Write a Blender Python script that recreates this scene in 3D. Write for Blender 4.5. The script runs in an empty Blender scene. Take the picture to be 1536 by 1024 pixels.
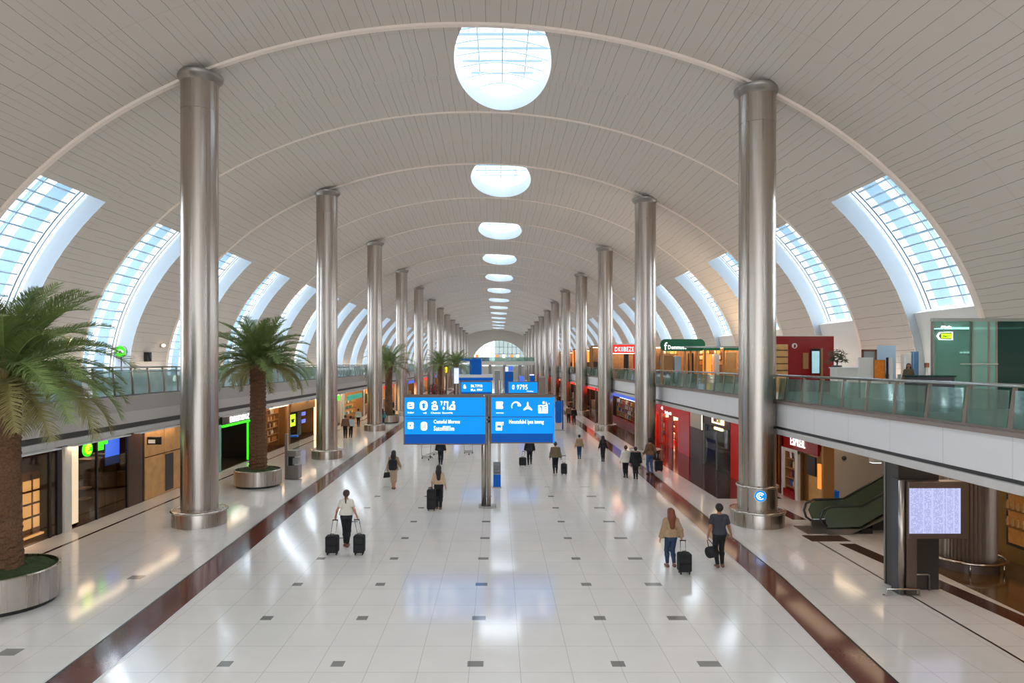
WORLD, EXPO, COVE_FILL, DLW, DRW = 2.4, 0.26, 9.5, 14.0, 8.5
import bpy, math, random
import numpy as np
from mathutils import Vector, Matrix

random.seed(7)
PI = math.pi
F, VX, VY, H = 1000.0, 747.0, 545.0, 6.0        # focal length in pixels, vanishing point, eye height
S = bpy.context.scene
COL = S.collection


def fl(x, y):
    d = H * F / (y - VY)
    return (x - VX) * d / F, d


def at(x, y, d):
    return Vector(((x - VX) * d / F, d, H - (y - VY) * d / F))


def px(x, d):
    return (x - VX) * d / F


def pz(y, d):
    return H - (y - VY) * d / F


# ------------------------------------------------------------------ materials
def lin(c):
    return tuple(((v / 255.0) / 12.92 if v / 255.0 <= 0.04045 else ((v / 255.0 + 0.055) / 1.055) ** 2.4) for v in c) + (1.0,)


class NT:
    def __init__(self, name):
        self.m = bpy.data.materials.new(name)
        self.m.use_nodes = True
        self.t = self.m.node_tree
        self.t.nodes.clear()
        self.out = self.n('ShaderNodeOutputMaterial')

    def n(self, typ, **kw):
        x = self.t.nodes.new(typ)
        for k, v in kw.items():
            setattr(x, k, v)
        return x

    def l(self, a, b):
        self.t.links.new(a, b)

    def math(self, op, a, b=None, c=None):
        x = self.n('ShaderNodeMath', operation=op)
        for i, v in enumerate((a, b, c)):
            if v is None:
                continue
            if isinstance(v, (int, float)):
                x.inputs[i].default_value = v
            else:
                self.l(v, x.inputs[i])
        return x.outputs[0]

    def mix(self, fac, a, b):
        x = self.n('ShaderNodeMix', data_type='RGBA')
        for s, v in ((x.inputs[0], fac), (x.inputs[6], a), (x.inputs[7], b)):
            if isinstance(v, (int, float)):
                s.default_value = v
            elif isinstance(v, tuple):
                s.default_value = v
            else:
                self.l(v, s)
        return x.outputs[2]


def mat(name, col, rough=0.5, metal=0.0, es=0.0, ecol=None, noise=0.06, scale=6.0, stretch=(1, 1, 1), bump=0.0, spec=0.5, rn=0.0):
    T = NT(name)
    b = T.n('ShaderNodeBsdfPrincipled')
    b.inputs['Metallic'].default_value = metal
    b.inputs['Roughness'].default_value = rough
    b.inputs['Specular IOR Level'].default_value = spec
    c = lin(col)
    tc = T.n('ShaderNodeTexCoord')
    mp = T.n('ShaderNodeMapping')
    mp.inputs['Scale'].default_value = stretch
    T.l(tc.outputs['Object'], mp.inputs[0])
    nz = T.n('ShaderNodeTexNoise')
    nz.inputs['Scale'].default_value = scale
    nz.inputs['Detail'].default_value = 3
    T.l(mp.outputs[0], nz.inputs['Vector'])
    lo = tuple(v * (1 - noise) for v in c[:3]) + (1,)
    hi = tuple(min(1, v * (1 + noise)) for v in c[:3]) + (1,)
    T.l(T.mix(nz.outputs[0], lo, hi), b.inputs['Base Color'])
    if rn:
        T.l(T.math('MULTIPLY_ADD', nz.outputs[0], rn, rough - rn / 2), b.inputs['Roughness'])
    if bump:
        bp = T.n('ShaderNodeBump')
        bp.inputs['Strength'].default_value = bump
        bp.inputs['Distance'].default_value = 0.02
        T.l(nz.outputs[0], bp.inputs['Height'])
        T.l(bp.outputs[0], b.inputs['Normal'])
    if es:
        b.inputs['Emission Color'].default_value = lin(ecol or col)
        b.inputs['Emission Strength'].default_value = es
    T.l(b.outputs[0], T.out.inputs[0])
    return T.m


def glass(name, tint, refl=0.12, body=None, bodyfac=0.0):
    """thin architectural glass: tinted see-through, sharp reflection, optional frosted body colour"""
    T = NT(name)
    tr = T.n('ShaderNodeBsdfTransparent')
    tr.inputs[0].default_value = lin(tint)
    gl = T.n('ShaderNodeBsdfGlossy')
    gl.inputs['Roughness'].default_value = 0.03
    lw = T.n('ShaderNodeLayerWeight')
    lw.inputs[0].default_value = 0.25
    fac = T.math('MULTIPLY_ADD', lw.outputs['Fresnel'], refl * 1.6, refl * 0.12)
    m1 = T.n('ShaderNodeMixShader')
    T.l(fac, m1.inputs[0])
    base = tr.outputs[0]
    if body:
        df = T.n('ShaderNodeBsdfDiffuse')
        df.inputs[0].default_value = lin(body)
        m0 = T.n('ShaderNodeMixShader')
        nz = T.n('ShaderNodeTexNoise')
        nz.inputs['Scale'].default_value = 0.7
        T.l(T.math('MULTIPLY_ADD', nz.outputs[0], 0.2, bodyfac - 0.1), m0.inputs[0])
        T.l(tr.outputs[0], m0.inputs[1])
        T.l(df.outputs[0], m0.inputs[2])
        base = m0.outputs[0]
    T.l(base, m1.inputs[1])
    T.l(gl.outputs[0], m1.inputs[2])
    T.l(m1.outputs[0], T.out.inputs[0])
    return T.m


def veil(name, col):
    """opal blind seen against the sky: lets a little sky light through"""
    T = NT(name)
    b = T.n('ShaderNodeBsdfTranslucent')
    b.inputs[0].default_value = col + (1,)
    d = T.n('ShaderNodeBsdfDiffuse')
    d.inputs[0].default_value = (.45, .52, .58, 1)
    m = T.n('ShaderNodeMixShader')
    m.inputs[0].default_value = .3
    T.l(b.outputs[0], m.inputs[1])
    T.l(d.outputs[0], m.inputs[2])
    T.l(m.outputs[0], T.out.inputs[0])
    return T.m


def floor_mat(name, col, dark=False):
    T = NT(name)
    b = T.n('ShaderNodeBsdfPrincipled')
    g = T.n('ShaderNodeNewGeometry')
    sp = T.n('ShaderNodeSeparateXYZ')
    T.l(g.outputs['Position'], sp.inputs[0])
    X, Y = sp.outputs[0], sp.outputs[1]
    fx = T.math('FRACT', T.math('DIVIDE', T.math('ADD', X, 100.57), 1.0))
    fy = T.math('FRACT', T.math('DIVIDE', T.math('ADD', Y, 120.25), 1.2))
    ln = T.math('MAXIMUM', T.math('LESS_THAN', fx, 0.012), T.math('LESS_THAN', fy, 0.011))
    nz = T.n('ShaderNodeTexNoise')
    nz.inputs['Scale'].default_value = 1.3
    nz.inputs['Detail'].default_value = 4
    T.l(g.outputs['Position'], nz.inputs['Vector'])
    c = lin(col)
    base = T.mix(nz.outputs[0], tuple(v * 0.93 for v in c[:3]) + (1,), tuple(min(1, v * 1.05) for v in c[:3]) + (1,))
    colr = T.mix(T.math('MULTIPLY', ln, 0.42), base, lin((120, 112, 106)))
    if not dark:
        # dark square inlays: five columns, one row every 2.4 m
        cx = None
        for xi, hw in ((-5.45, .13), (-3.2, .125), (-0.45, .16), (2.4, .135), (4.22, .22)):
            d = T.math('LESS_THAN', T.math('ABSOLUTE', T.math('SUBTRACT', X, xi)), hw)
            cx = d if cx is None else T.math('MAXIMUM', cx, d)
        ry = T.math('FRACT', T.math('DIVIDE', T.math('ADD', Y, 24 - 13.35 + 0.15), 2.4))
        inl = T.math('MULTIPLY', cx, T.math('LESS_THAN', ry, 0.105))
        inl = T.math('MULTIPLY', inl, T.math('LESS_THAN', Y, 32.5))
        c2 = T.math('LESS_THAN', T.math('ABSOLUTE', T.math('ADD', X, 10.15)), .2)
        r2 = T.math('FRACT', T.math('DIVIDE', T.math('ADD', Y, 48 - 13.35 + 0.15), 4.85))
        i2 = T.math('MULTIPLY', T.math('MULTIPLY', c2, T.math('LESS_THAN', r2, .07)), T.math('LESS_THAN', Y, 20))
        inl = T.math('MAXIMUM', inl, i2)
        colr = T.mix(T.math('MULTIPLY', inl, 0.8), colr, lin((92, 90, 90)))
    T.l(colr, b.inputs['Base Color'])
    T.l(T.math('MULTIPLY_ADD', nz.outputs[0], 0.07, 0.07), b.inputs['Roughness'])
    b.inputs['IOR'].default_value = 1.62
    b.inputs['Specular IOR Level'].default_value = 0.5
    T.l(b.outputs[0], T.out.inputs[0])
    return T.m


def ceiling_mat(name, col):
    """plank cladding: seams run along the hall; u = arc length, v = depth in metres"""
    T = NT(name)
    b = T.n('ShaderNodeBsdfPrincipled')
    b.inputs['Roughness'].default_value = 0.55
    b.inputs['Specular IOR Level'].default_value = 0.3
    uv = T.n('ShaderNodeUVMap')
    sp = T.n('ShaderNodeSeparateXYZ')
    T.l(uv.outputs[0], sp.inputs[0])
    U, V = sp.outputs[0], sp.outputs[1]
    bay = T.math('FLOOR', T.math('DIVIDE', T.math('SUBTRACT', V, 25.0), 4.35))
    wn = T.n('ShaderNodeTexWhiteNoise', noise_dimensions='1D')
    T.l(bay, wn.inputs['W'])
    nz = T.n('ShaderNodeTexNoise')
    nz.inputs['Scale'].default_value = 0.55
    T.l(uv.outputs[0], nz.inputs['Vector'])
    uu = T.math('ADD', U, T.math('MULTIPLY', nz.outputs[0], 0.12))
    uu = T.math('ADD', uu, T.math('MULTIPLY', wn.outputs[0], 0.16))
    f1 = T.math('FRACT', T.math('DIVIDE', uu, 0.56))
    l1 = T.math('LESS_THAN', f1, 0.036)
    f2 = T.math('FRACT', T.math('DIVIDE', T.math('ADD', uu, 0.27), 0.56))
    l2 = T.math('LESS_THAN', f2, 0.028)
    n2 = T.n('ShaderNodeTexNoise')
    n2.inputs['Scale'].default_value = 0.9
    mp = T.n('ShaderNodeMapping')
    mp.inputs['Scale'].default_value = (4.0, 0.22, 1)
    T.l(uv.outputs[0], mp.inputs[0])
    T.l(mp.outputs[0], n2.inputs['Vector'])
    k1 = T.math('MULTIPLY', l1, T.math('MULTIPLY_ADD', T.math('GREATER_THAN', n2.outputs[0], 0.42), 0.3, 0.3))
    k2 = T.math('MULTIPLY', l2, T.math('MULTIPLY', T.math('GREATER_THAN', n2.outputs[0], 0.5), 0.34))
    k = T.math('MAXIMUM', k1, k2)
    # faint panel joints across the vault
    fv = T.math('FRACT', T.math('DIVIDE', T.math('ADD', V, 200.8), 4.35))
    k = T.math('MAXIMUM', k, T.math('MULTIPLY', T.math('LESS_THAN', fv, 0.008), 0.12))
    c = lin(col)
    n3 = T.n('ShaderNodeTexNoise')
    n3.inputs['Scale'].default_value = 0.12
    T.l(uv.outputs[0], n3.inputs['Vector'])
    base = T.mix(n3.outputs[0], tuple(v * 0.95 for v in c[:3]) + (1,), tuple(min(1, v * 1.05) for v in c[:3]) + (1,))
    T.l(T.mix(k, base, lin((70, 64, 60))), b.inputs['Base Color'])
    T.l(b.outputs[0], T.out.inputs[0])
    return T.m


def panel_mat(name, col, along=1, pitch=2.1):
    """smooth cladding with hairline vertical joints every PITCH metres along the hall"""
    T = NT(name)
    b = T.n('ShaderNodeBsdfPrincipled')
    b.inputs['Roughness'].default_value = 0.45
    g = T.n('ShaderNodeNewGeometry')
    sp = T.n('ShaderNodeSeparateXYZ')
    T.l(g.outputs['Position'], sp.inputs[0])
    f = T.math('FRACT', T.math('DIVIDE', T.math('ADD', sp.outputs[along], 100.0), pitch))
    k = T.math('MULTIPLY', T.math('LESS_THAN', f, 0.008), 0.3)
    T.l(T.mix(k, lin(col), lin((110, 108, 106))), b.inputs['Base Color'])
    T.l(b.outputs[0], T.out.inputs[0])
    return T.m


def board_mat(name):
    """departure board: lavender lit screen with rows and columns of small dark characters"""
    T = NT(name)
    b = T.n('ShaderNodeBsdfPrincipled')
    uv = T.n('ShaderNodeUVMap')
    sp = T.n('ShaderNodeSeparateXYZ')
    T.l(uv.outputs[0], sp.inputs[0])
    U, V = sp.outputs[0], sp.outputs[1]
    row = T.math('FLOOR', T.math('MULTIPLY', V, 34.0))
    fr = T.math('FRACT', T.math('MULTIPLY', V, 34.0))
    cell = T.math('FLOOR', T.math('MULTIPLY', U, 58.0))
    fc = T.math('FRACT', T.math('MULTIPLY', U, 58.0))
    cx = T.n('ShaderNodeCombineXYZ')
    T.l(cell, cx.inputs[0])
    T.l(row, cx.inputs[1])
    wn = T.n('ShaderNodeTexWhiteNoise', noise_dimensions='2D')
    T.l(cx.outputs[0], wn.inputs['Vector'])
    ink = T.math('MULTIPLY', T.math('GREATER_THAN', wn.outputs[0], 0.3), T.math('MULTIPLY', T.math('GREATER_THAN', fr, 0.35), T.math('LESS_THAN', fc, 0.75)))
    gap = None
    for a, w in ((0.0, .015), (0.27, .012), (0.44, .02), (0.66, .012), (0.71, .02), (0.86, .015), (0.97, .03)):
        q = T.math('LESS_THAN', T.math('ABSOLUTE', T.math('SUBTRACT', U, a + w / 2)), w)
        gap = q if gap is None else T.math('MAXIMUM', gap, q)
    ink = T.math('MULTIPLY', ink, T.math('SUBTRACT', 1.0, gap))
    bar = T.math('LESS_THAN', T.math('ABSOLUTE', T.math('SUBTRACT', U, 0.71)), 0.004)
    ink = T.math('MAXIMUM', ink, bar)
    c = T.mix(T.math('MULTIPLY', ink, 0.55), lin((205, 210, 255)), lin((98, 104, 165)))
    T.l(c, b.inputs['Emission Color'])
    b.inputs['Emission Strength'].default_value = 0.8
    b.inputs['Base Color'].default_value = lin((40, 40, 60))
    b.inputs['Roughness'].default_value = 0.2
    T.l(b.outputs[0], T.out.inputs[0])
    return T.m


def steel_mat(name, col, rough=0.26):
    T = NT(name)
    b = T.n('ShaderNodeBsdfPrincipled')
    b.inputs['Metallic'].default_value = 1.0
    tc = T.n('ShaderNodeTexCoord')
    mp = T.n('ShaderNodeMapping')
    mp.inputs['Scale'].default_value = (9, 9, 0.05)
    T.l(tc.outputs['Object'], mp.inputs[0])
    nz = T.n('ShaderNodeTexNoise')
    nz.inputs['Scale'].default_value = 1.0
    nz.inputs['Detail'].default_value = 3
    T.l(mp.outputs[0], nz.inputs['Vector'])
    c = lin(col)
    T.l(T.mix(nz.outputs[0], tuple(v * 0.78 for v in c[:3]) + (1,), tuple(min(1, v * 1.2) for v in c[:3]) + (1,)), b.inputs['Base Color'])
    T.l(T.math('MULTIPLY_ADD', nz.outputs[0], 0.22, rough - 0.11), b.inputs['Roughness'])
    T.l(b.outputs[0], T.out.inputs[0])
    return T.m


M = {}
M['floor'] = floor_mat('floor_tiles', (238, 231, 224))
M['floor_dark'] = floor_mat('dark_polished_floor', (62, 26, 22), dark=True)
M['ceiling'] = ceiling_mat('ceiling_planks', (211, 202, 192))
M['rib'] = mat('rib_paint', (246, 232, 220), .5, noise=.03)
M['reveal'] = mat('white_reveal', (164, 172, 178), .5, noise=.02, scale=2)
M['sill'] = mat('white_sill', (226, 226, 222), .5, noise=.02)
M['mullion'] = mat('blue_grey_mullion', (176, 200, 218), .4, noise=.04)
M['mullion_dark'] = mat('slate_mullion', (112, 128, 140), .4)
M['louver'] = veil('pale_blue_louvre', (.10, .145, .175))
M['skyglass'] = glass('sky_glazing', (245, 250, 255), .05)
M['steel'] = steel_mat('brushed_steel', (182, 172, 163), .29)
M['steel_ring'] = mat('polished_steel', (205, 198, 190), .18, 1.0, noise=.05)
M['steel_dull'] = mat('dull_steel', (150, 144, 138), .35, .9, noise=.08)
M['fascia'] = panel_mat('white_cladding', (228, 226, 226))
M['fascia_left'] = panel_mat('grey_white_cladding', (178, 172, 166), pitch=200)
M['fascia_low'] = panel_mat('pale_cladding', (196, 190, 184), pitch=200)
M['groove'] = mat('dark_groove', (70, 68, 66), .5)
M['lip'] = mat('pale_lip', (206, 202, 198), .5)
M['stone'] = mat('brown_stone_edge', (140, 124, 114), .4)
M['deck'] = mat('gallery_floor', (186, 180, 174), .25, noise=.06)
M['stripe'] = mat('red_brown_granite', (104, 54, 48), .1, noise=.12, scale=30, spec=.6)
M['stripe2'] = mat('dark_brown_granite', (74, 40, 34), .1, noise=.12, scale=30)
M['line'] = mat('black_joint', (30, 27, 25), .3)
M['white_edge'] = mat('pale_edge_strip', (226, 222, 218), .2)
M['glass_green'] = glass('green_tint_glass', (204, 226, 218), .25, (140, 162, 154), .24)
M['glass_lobby'] = glass('teal_lobby_glass', (186, 222, 212), .2, (150, 186, 174), .3)
M['glass_esc'] = glass('olive_escalator_glass', (176, 190, 172), .2, (118, 130, 112), .5)
M['cream_dim'] = mat('cream_pilaster_glow', (236, 216, 190), .4, es=.5, ecol=(255, 222, 184), noise=.3, scale=3)  # emission stands for light reflected off the pilaster
M['glass_end'] = glass('grey_end_glazing', (176, 190, 186), .1, (170, 182, 178), .5)
M['glass_pale'] = glass('pale_tint_glass', (216, 234, 234), .25, (196, 216, 216), .35)
M['glass_clear'] = glass('clear_glass', (236, 240, 238), .15)
M['glass_bronze'] = glass('bronze_glass', (214, 196, 170), .2)
M['glass_frost'] = glass('frosted_green_glass', (170, 210, 198), .12, (158, 204, 188), .72)
M['glass_deep'] = glass('deep_green_glass', (84, 124, 114), .15, (52, 92, 82), .55)
M['post'] = mat('taupe_metal', (132, 118, 104), .35, .6)
M['rail'] = mat('rail_metal', (176, 184, 182), .22, .9)
M['wall'] = mat('painted_wall', (206, 198, 186), .6, noise=.03)
M['wall_dark'] = mat('dark_wall', (38, 30, 26), .35)
M['black'] = mat('black_plastic', (20, 20, 21), .4, noise=.15)
M['blackfab'] = mat('black_fabric', (26, 26, 28), .75, noise=.25, scale=60)
M['charcoal'] = mat('charcoal_panel', (62, 62, 66), .3)
M['pillar'] = mat('dark_pillar_panel', (58, 54, 52), .3)
M['signpost'] = mat('sand_metal_post', (176, 160, 144), .4, .3)
M['fluted'] = mat('fluted_metal', (140, 124, 112), .3, .6)
M['bronze'] = mat('bronze_panel', (104, 90, 82), .35, .4)
M['brown'] = mat('brown_panel', (70, 46, 34), .3, noise=.15)
M['wood'] = mat('honey_wood', (168, 120, 70), .35, noise=.2, stretch=(8, 8, .6))
M['gold_floor'] = mat('gold_brown_floor', (104, 76, 44), .12, noise=.3, scale=1.5)
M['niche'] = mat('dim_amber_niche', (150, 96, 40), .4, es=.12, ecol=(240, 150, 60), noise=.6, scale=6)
M['gold'] = mat('gold_panel', (176, 130, 70), .3, .35, noise=.2, scale=2)
M['gold_glow'] = mat('glowing_gold', (186, 142, 88), .35, .1, es=.06, ecol=(230, 160, 80), noise=.4, scale=2.5)  # warm shop light put into the gold as a faint glow
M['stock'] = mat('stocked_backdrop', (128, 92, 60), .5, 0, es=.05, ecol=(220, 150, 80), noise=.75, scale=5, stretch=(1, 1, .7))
M['amber'] = mat('amber_backlit', (230, 140, 60), .5, es=.9, ecol=(240, 140, 55), noise=.2)
M['cream_lit'] = mat('cream_backlit', (250, 226, 186), .5, es=1.6, ecol=(255, 226, 180))
M['warm_light'] = mat('warm_lamp', (255, 232, 200), .5, es=4.5, ecol=(255, 220, 176))
M['cool_light'] = mat('cool_lamp', (240, 248, 255), .5, es=5.0, ecol=(232, 244, 255))
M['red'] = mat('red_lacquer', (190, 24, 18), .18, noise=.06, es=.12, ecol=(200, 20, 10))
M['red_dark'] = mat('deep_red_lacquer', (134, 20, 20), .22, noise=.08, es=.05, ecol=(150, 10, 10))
M['red_lit'] = mat('lit_red_sign', (226, 36, 24), .3, es=.8, ecol=(235, 30, 18))
M['green_lit'] = mat('lit_green_sign', (60, 220, 30), .3, es=1.1, ecol=(50, 215, 20))
M['green'] = mat('green_board', (14, 96, 58), .3)
M['green_dim'] = mat('dim_green_wall', (20, 52, 22), .35, es=.06, ecol=(20, 120, 30))
M['teal_lit'] = mat('teal_sign', (40, 150, 140), .3, es=.4, ecol=(40, 160, 140))
M['lime'] = mat('lime_screen', (190, 230, 40), .3, es=1.0, ecol=(180, 230, 30))
M['yellow_lit'] = mat('lit_yellow', (250, 214, 20), .3, es=1.2, ecol=(255, 210, 10))
M['blue_lit'] = mat('lit_blue_panel', (0, 60, 120), .5, spec=.2, es=.8, ecol=(0, 154, 255), noise=.0)
M['blue_deep'] = mat('deep_blue_band', (0, 40, 100), .5, spec=.2, es=.5, ecol=(0, 96, 196))
M['blue'] = mat('blue_panel', (6, 88, 172), .35, spec=.2, es=.14, ecol=(0, 96, 200), noise=.02)
M['blue_screen'] = mat('blue_screen', (70, 110, 220), .3, es=.6, ecol=(60, 100, 220))
M['navy'] = mat('navy_line', (0, 74, 160), .4)
M['lav'] = mat('lavender_light', (200, 206, 255), .3, es=1.0, ecol=(190, 200, 255))
M['white_lit'] = mat('lit_white', (255, 255, 255), .4, es=1.0, noise=0)
M['white'] = mat('white_laminate', (230, 230, 228), .4, noise=.03)
M['grey'] = mat('grey_laminate', (150, 152, 152), .4)
M['offwhite'] = mat('offwhite_board', (222, 218, 208), .5, noise=.05)
M['orange'] = mat('orange_poster', (206, 112, 26), .5, noise=.4, scale=9, es=.1, ecol=(220, 120, 30))
M['paleblue'] = mat('pale_blue_cloth', (120, 160, 196), .7, noise=.3, scale=14)
M['frame_brown'] = mat('brown_picture_frame', (120, 76, 58), .4)
M['board'] = board_mat('departure_board')
M['trunk'] = mat('palm_trunk_fibre', (104, 72, 48), .9, noise=.9, scale=24, bump=1.0)
M['frond'] = mat('palm_leaf', (118, 138, 76), .5, noise=.35, scale=3)
M['frond_dry'] = mat('old_palm_leaf', (136, 128, 76), .6, noise=.35, scale=3)
M['stalk'] = mat('palm_stalk', (132, 118, 66), .6)
M['moss'] = mat('ground_cover', (52, 70, 34), .95, noise=.6, scale=40, bump=1.0)
M['leaf'] = mat('shrub_leaf', (70, 78, 46), .6, noise=.4, scale=20)
M['redflower'] = mat('red_flowers', (150, 50, 38), .6, noise=.4, scale=20)
M['skin'] = mat('skin', (188, 134, 104), .5, noise=.06)
M['skin_tan'] = mat('tanned_skin', (160, 108, 80), .5, noise=.06)
M['rubber'] = mat('black_rubber', (18, 18, 18), .5)
M['grip'] = mat('dark_rubber_rail', (44, 48, 46), .35)
M['step'] = mat('escalator_step', (58, 58, 56), .4, .7, stretch=(1, 40, 1), noise=.3)


# ------------------------------------------------------------------ mesh building
class MB:
    def __init__(self):
        self.v, self.f, self.uv = [], [], None

    def add(self, vs, fs):
        b = len(self.v)
        self.v.extend(tuple(p) for p in vs)
        self.f.extend(tuple(i + b for i in q) for q in fs)
        return self

    def box(self, x0, x1, y0, y1, z0, z1):
        x0, x1 = min(x0, x1), max(x0, x1)
        y0, y1 = min(y0, y1), max(y0, y1)
        return self.add([(x0, y0, z0), (x1, y0, z0), (x1, y1, z0), (x0, y1, z0), (x0, y0, z1), (x1, y0, z1), (x1, y1, z1), (x0, y1, z1)],
                        [(0, 3, 2, 1), (4, 5, 6, 7), (0, 1, 5, 4), (1, 2, 6, 5), (2, 3, 7, 6), (3, 0, 4, 7)])

    def hexa(self, p):
        return self.add(p, [(0, 3, 2, 1), (4, 5, 6, 7), (0, 1, 5, 4), (1, 2, 6, 5), (2, 3, 7, 6), (3, 0, 4, 7)])

    def rbox(self, x0, x1, y0, y1, z0, z1, r, n=4, axis='y'):
        """box with rounded corners in the plane across AXIS"""
        if axis == 'y':
            P = rrect(x0, x1, z0, z1, r, n)
            a = [(p[0], y0, p[1]) for p in P]
            b = [(p[0], y1, p[1]) for p in P]
        elif axis == 'z':
            P = rrect(x0, x1, y0, y1, r, n)[::-1]
            a = [(p[0], p[1], z0) for p in P]
            b = [(p[0], p[1], z1) for p in P]
        else:
            P = rrect(y0, y1, z0, z1, r, n)[::-1]
            a = [(x0, p[0], p[1]) for p in P]
            b = [(x1, p[0], p[1]) for p in P]
        k = len(P)
        fs = [tuple(range(k)), tuple(range(2 * k - 1, k - 1, -1))]
        fs += [(i, i + k, (i + 1) % k + k, (i + 1) % k) for i in range(k)]
        return self.add(a + b, fs)

    def tube(self, pts, r, n=8, closed=False):
        pts = [Vector(p) for p in pts]
        k = len(pts)
        rs = r if isinstance(r, (list, tuple)) else [r] * k
        vs, fs = [], []
        up = None
        for i, p in enumerate(pts):
            if closed:
                d = pts[(i + 1) % k] - pts[i - 1]
            else:
                d = pts[min(i + 1, k - 1)] - pts[max(i - 1, 0)]
            d.normalize()
            if up is None:
                up = Vector((0, 0, 1)) if abs(d.z) < .9 else Vector((1, 0, 0))
            a = d.cross(up)
            if a.length < 1e-5:
                a = d.orthogonal()
            a.normalize()
            b = a.cross(d)
            up = b
            for j in range(n):
                t = 2 * PI * j / n
                vs.append(p + (a * math.cos(t) + b * math.sin(t)) * rs[i])
        m = k if closed else k - 1
        for i in range(m):
            for j in range(n):
                i2, j2 = (i + 1) % k, (j + 1) % n
                fs.append((i * n + j, i * n + j2, i2 * n + j2, i2 * n + j))
        if not closed:
            fs.append(tuple(range(n - 1, -1, -1)))
            fs.append(tuple(range((k - 1) * n, k * n)))
        return self.add(vs, fs)

    def lathe(self, prof, n=32, c=(0, 0, 0)):
        vs, fs = [], []
        for r, z in prof:
            for j in range(n):
                t = 2 * PI * j / n
                vs.append((c[0] + r * math.cos(t), c[1] + r * math.sin(t), c[2] + z))
        for i in range(len(prof) - 1):
            for j in range(n):
                j2 = (j + 1) % n
                fs.append((i * n + j, i * n + j2, (i + 1) * n + j2, (i + 1) * n + j))
        fs.append(tuple(range(n - 1, -1, -1)))
        fs.append(tuple(range((len(prof) - 1) * n, len(prof) * n)))
        return self.add(vs, fs)

    def torus(self, R, r, c, n=40, m=8):
        return self.tube([(c[0] + R * math.cos(2 * PI * i / n), c[1] + R * math.sin(2 * PI * i / n), c[2]) for i in range(n)], r, m, True)

    def ball(self, c, rx, ry=None, rz=None, n=12, m=8):
        ry, rz = ry or rx, rz or rx
        prof = [(math.sin(PI * i / m), -math.cos(PI * i / m)) for i in range(m + 1)]
        prof[0], prof[-1] = (.02, -1), (.02, 1)
        b = MB().lathe(prof, n)
        return self.add([(c[0] + p[0] * rx, c[1] + p[1] * ry, c[2] + p[2] * rz) for p in b.v], b.f)

    def poly(self, P, fn, th):
        """flat polygon P (2-D) with thickness TH; fn(u, v, w) places it"""
        k = len(P)
        return self.add([fn(p[0], p[1], 0) for p in P] + [fn(p[0], p[1], th) for p in P],
                        [tuple(range(k - 1, -1, -1)), tuple(range(k, 2 * k))] + [(i, (i + 1) % k, (i + 1) % k + k, i + k) for i in range(k)])

    def build(self, name, m, parent=None, smooth=False, local=False, bevel=0, loc=None):
        off = Vector((0, 0, 0))
        if loc is not None:
            off = Vector(loc)
        p = parent
        if not local:
            while p is not None:
                off = off + p.location
                p = p.parent
        me = bpy.data.meshes.new(name)
        me.from_pydata([(a[0] - off.x, a[1] - off.y, a[2] - off.z) for a in self.v], [], self.f)
        if self.uv is not None:
            ul = me.uv_layers.new(name='UVMap')
            idx = np.zeros(len(me.loops), dtype=np.int32)
            me.loops.foreach_get('vertex_index', idx)
            ul.data.foreach_set('uv', np.asarray(self.uv, dtype=np.float32)[idx].ravel())
        me.materials.append(m)
        if smooth:
            me.polygons.foreach_set('use_smooth', [True] * len(me.polygons))
        o = bpy.data.objects.new(name, me)
        COL.objects.link(o)
        if parent is not None:
            o.parent = parent
        if loc is not None:
            o.location = loc
        if smooth == 'auto':
            try:
                me.set_sharp_from_angle(angle=0.7)
            except Exception:
                pass
        if bevel:
            bv = o.modifiers.new('edge', 'BEVEL')
            bv.width = bevel
            bv.segments = 2
            bv.limit_method = 'ANGLE'
        return o


def rrect(x0, x1, y0, y1, r, n=4):
    P = []
    for cx, cy, a0 in ((x1 - r, y0 + r, -PI / 2), (x1 - r, y1 - r, 0), (x0 + r, y1 - r, PI / 2), (x0 + r, y0 + r, PI)):
        for i in range(n + 1):
            a = a0 + PI / 2 * i / n
            P.append((cx + r * math.cos(a), cy + r * math.sin(a)))
    return P


def circ(cx, cy, r, n=28, ry=None):
    return [(cx + r * math.cos(2 * PI * i / n), cy + (ry or r) * math.sin(2 * PI * i / n)) for i in range(n)]


ORD = ['first', 'second', 'third', 'fourth', 'fifth', 'sixth', 'seventh', 'eighth', 'ninth', 'tenth', 'eleventh', 'twelfth', 'thirteenth', 'fourteenth', 'fifteenth', 'sixteenth']


def tag(o, label=None, cat=None, group=None, kind=None):
    if label:
        o['label'] = label
    if cat:
        o['category'] = cat
    if group:
        o['group'] = group
    if kind:
        o['kind'] = kind
    return o


def thing(name, label, cat, loc=(0, 0, 0), rz=0.0, group=None):
    o = bpy.data.objects.new(name, None)
    o.empty_display_size = .2
    COL.objects.link(o)
    o.location = loc
    o.rotation_euler = (0, 0, rz)
    return tag(o, label, cat, group)


def struct(name, mb, m, smooth=False, parent=None, bevel=0):
    o = mb.build(name, m, parent, smooth, bevel=bevel)
    if parent is None:
        o['kind'] = 'structure'
    return o


KIDS = {}


def kids(o):
    return [c for c in list(o.children)]


def copy_tree(o, parent=None, tree=None):
    """copies a thing, its parts and their sub-parts; TREE = nested list so that .children is walked only once"""
    c = o.copy()
    COL.objects.link(c)
    if parent is not None:
        c.parent = parent
    for ch in (tree if tree is not None else [(k, None) for k in kids(o)]):
        copy_tree(ch[0], c, ch[1])
    return c


def tree_of(o):
    return [(k, tree_of(k)) for k in kids(o)]


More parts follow.
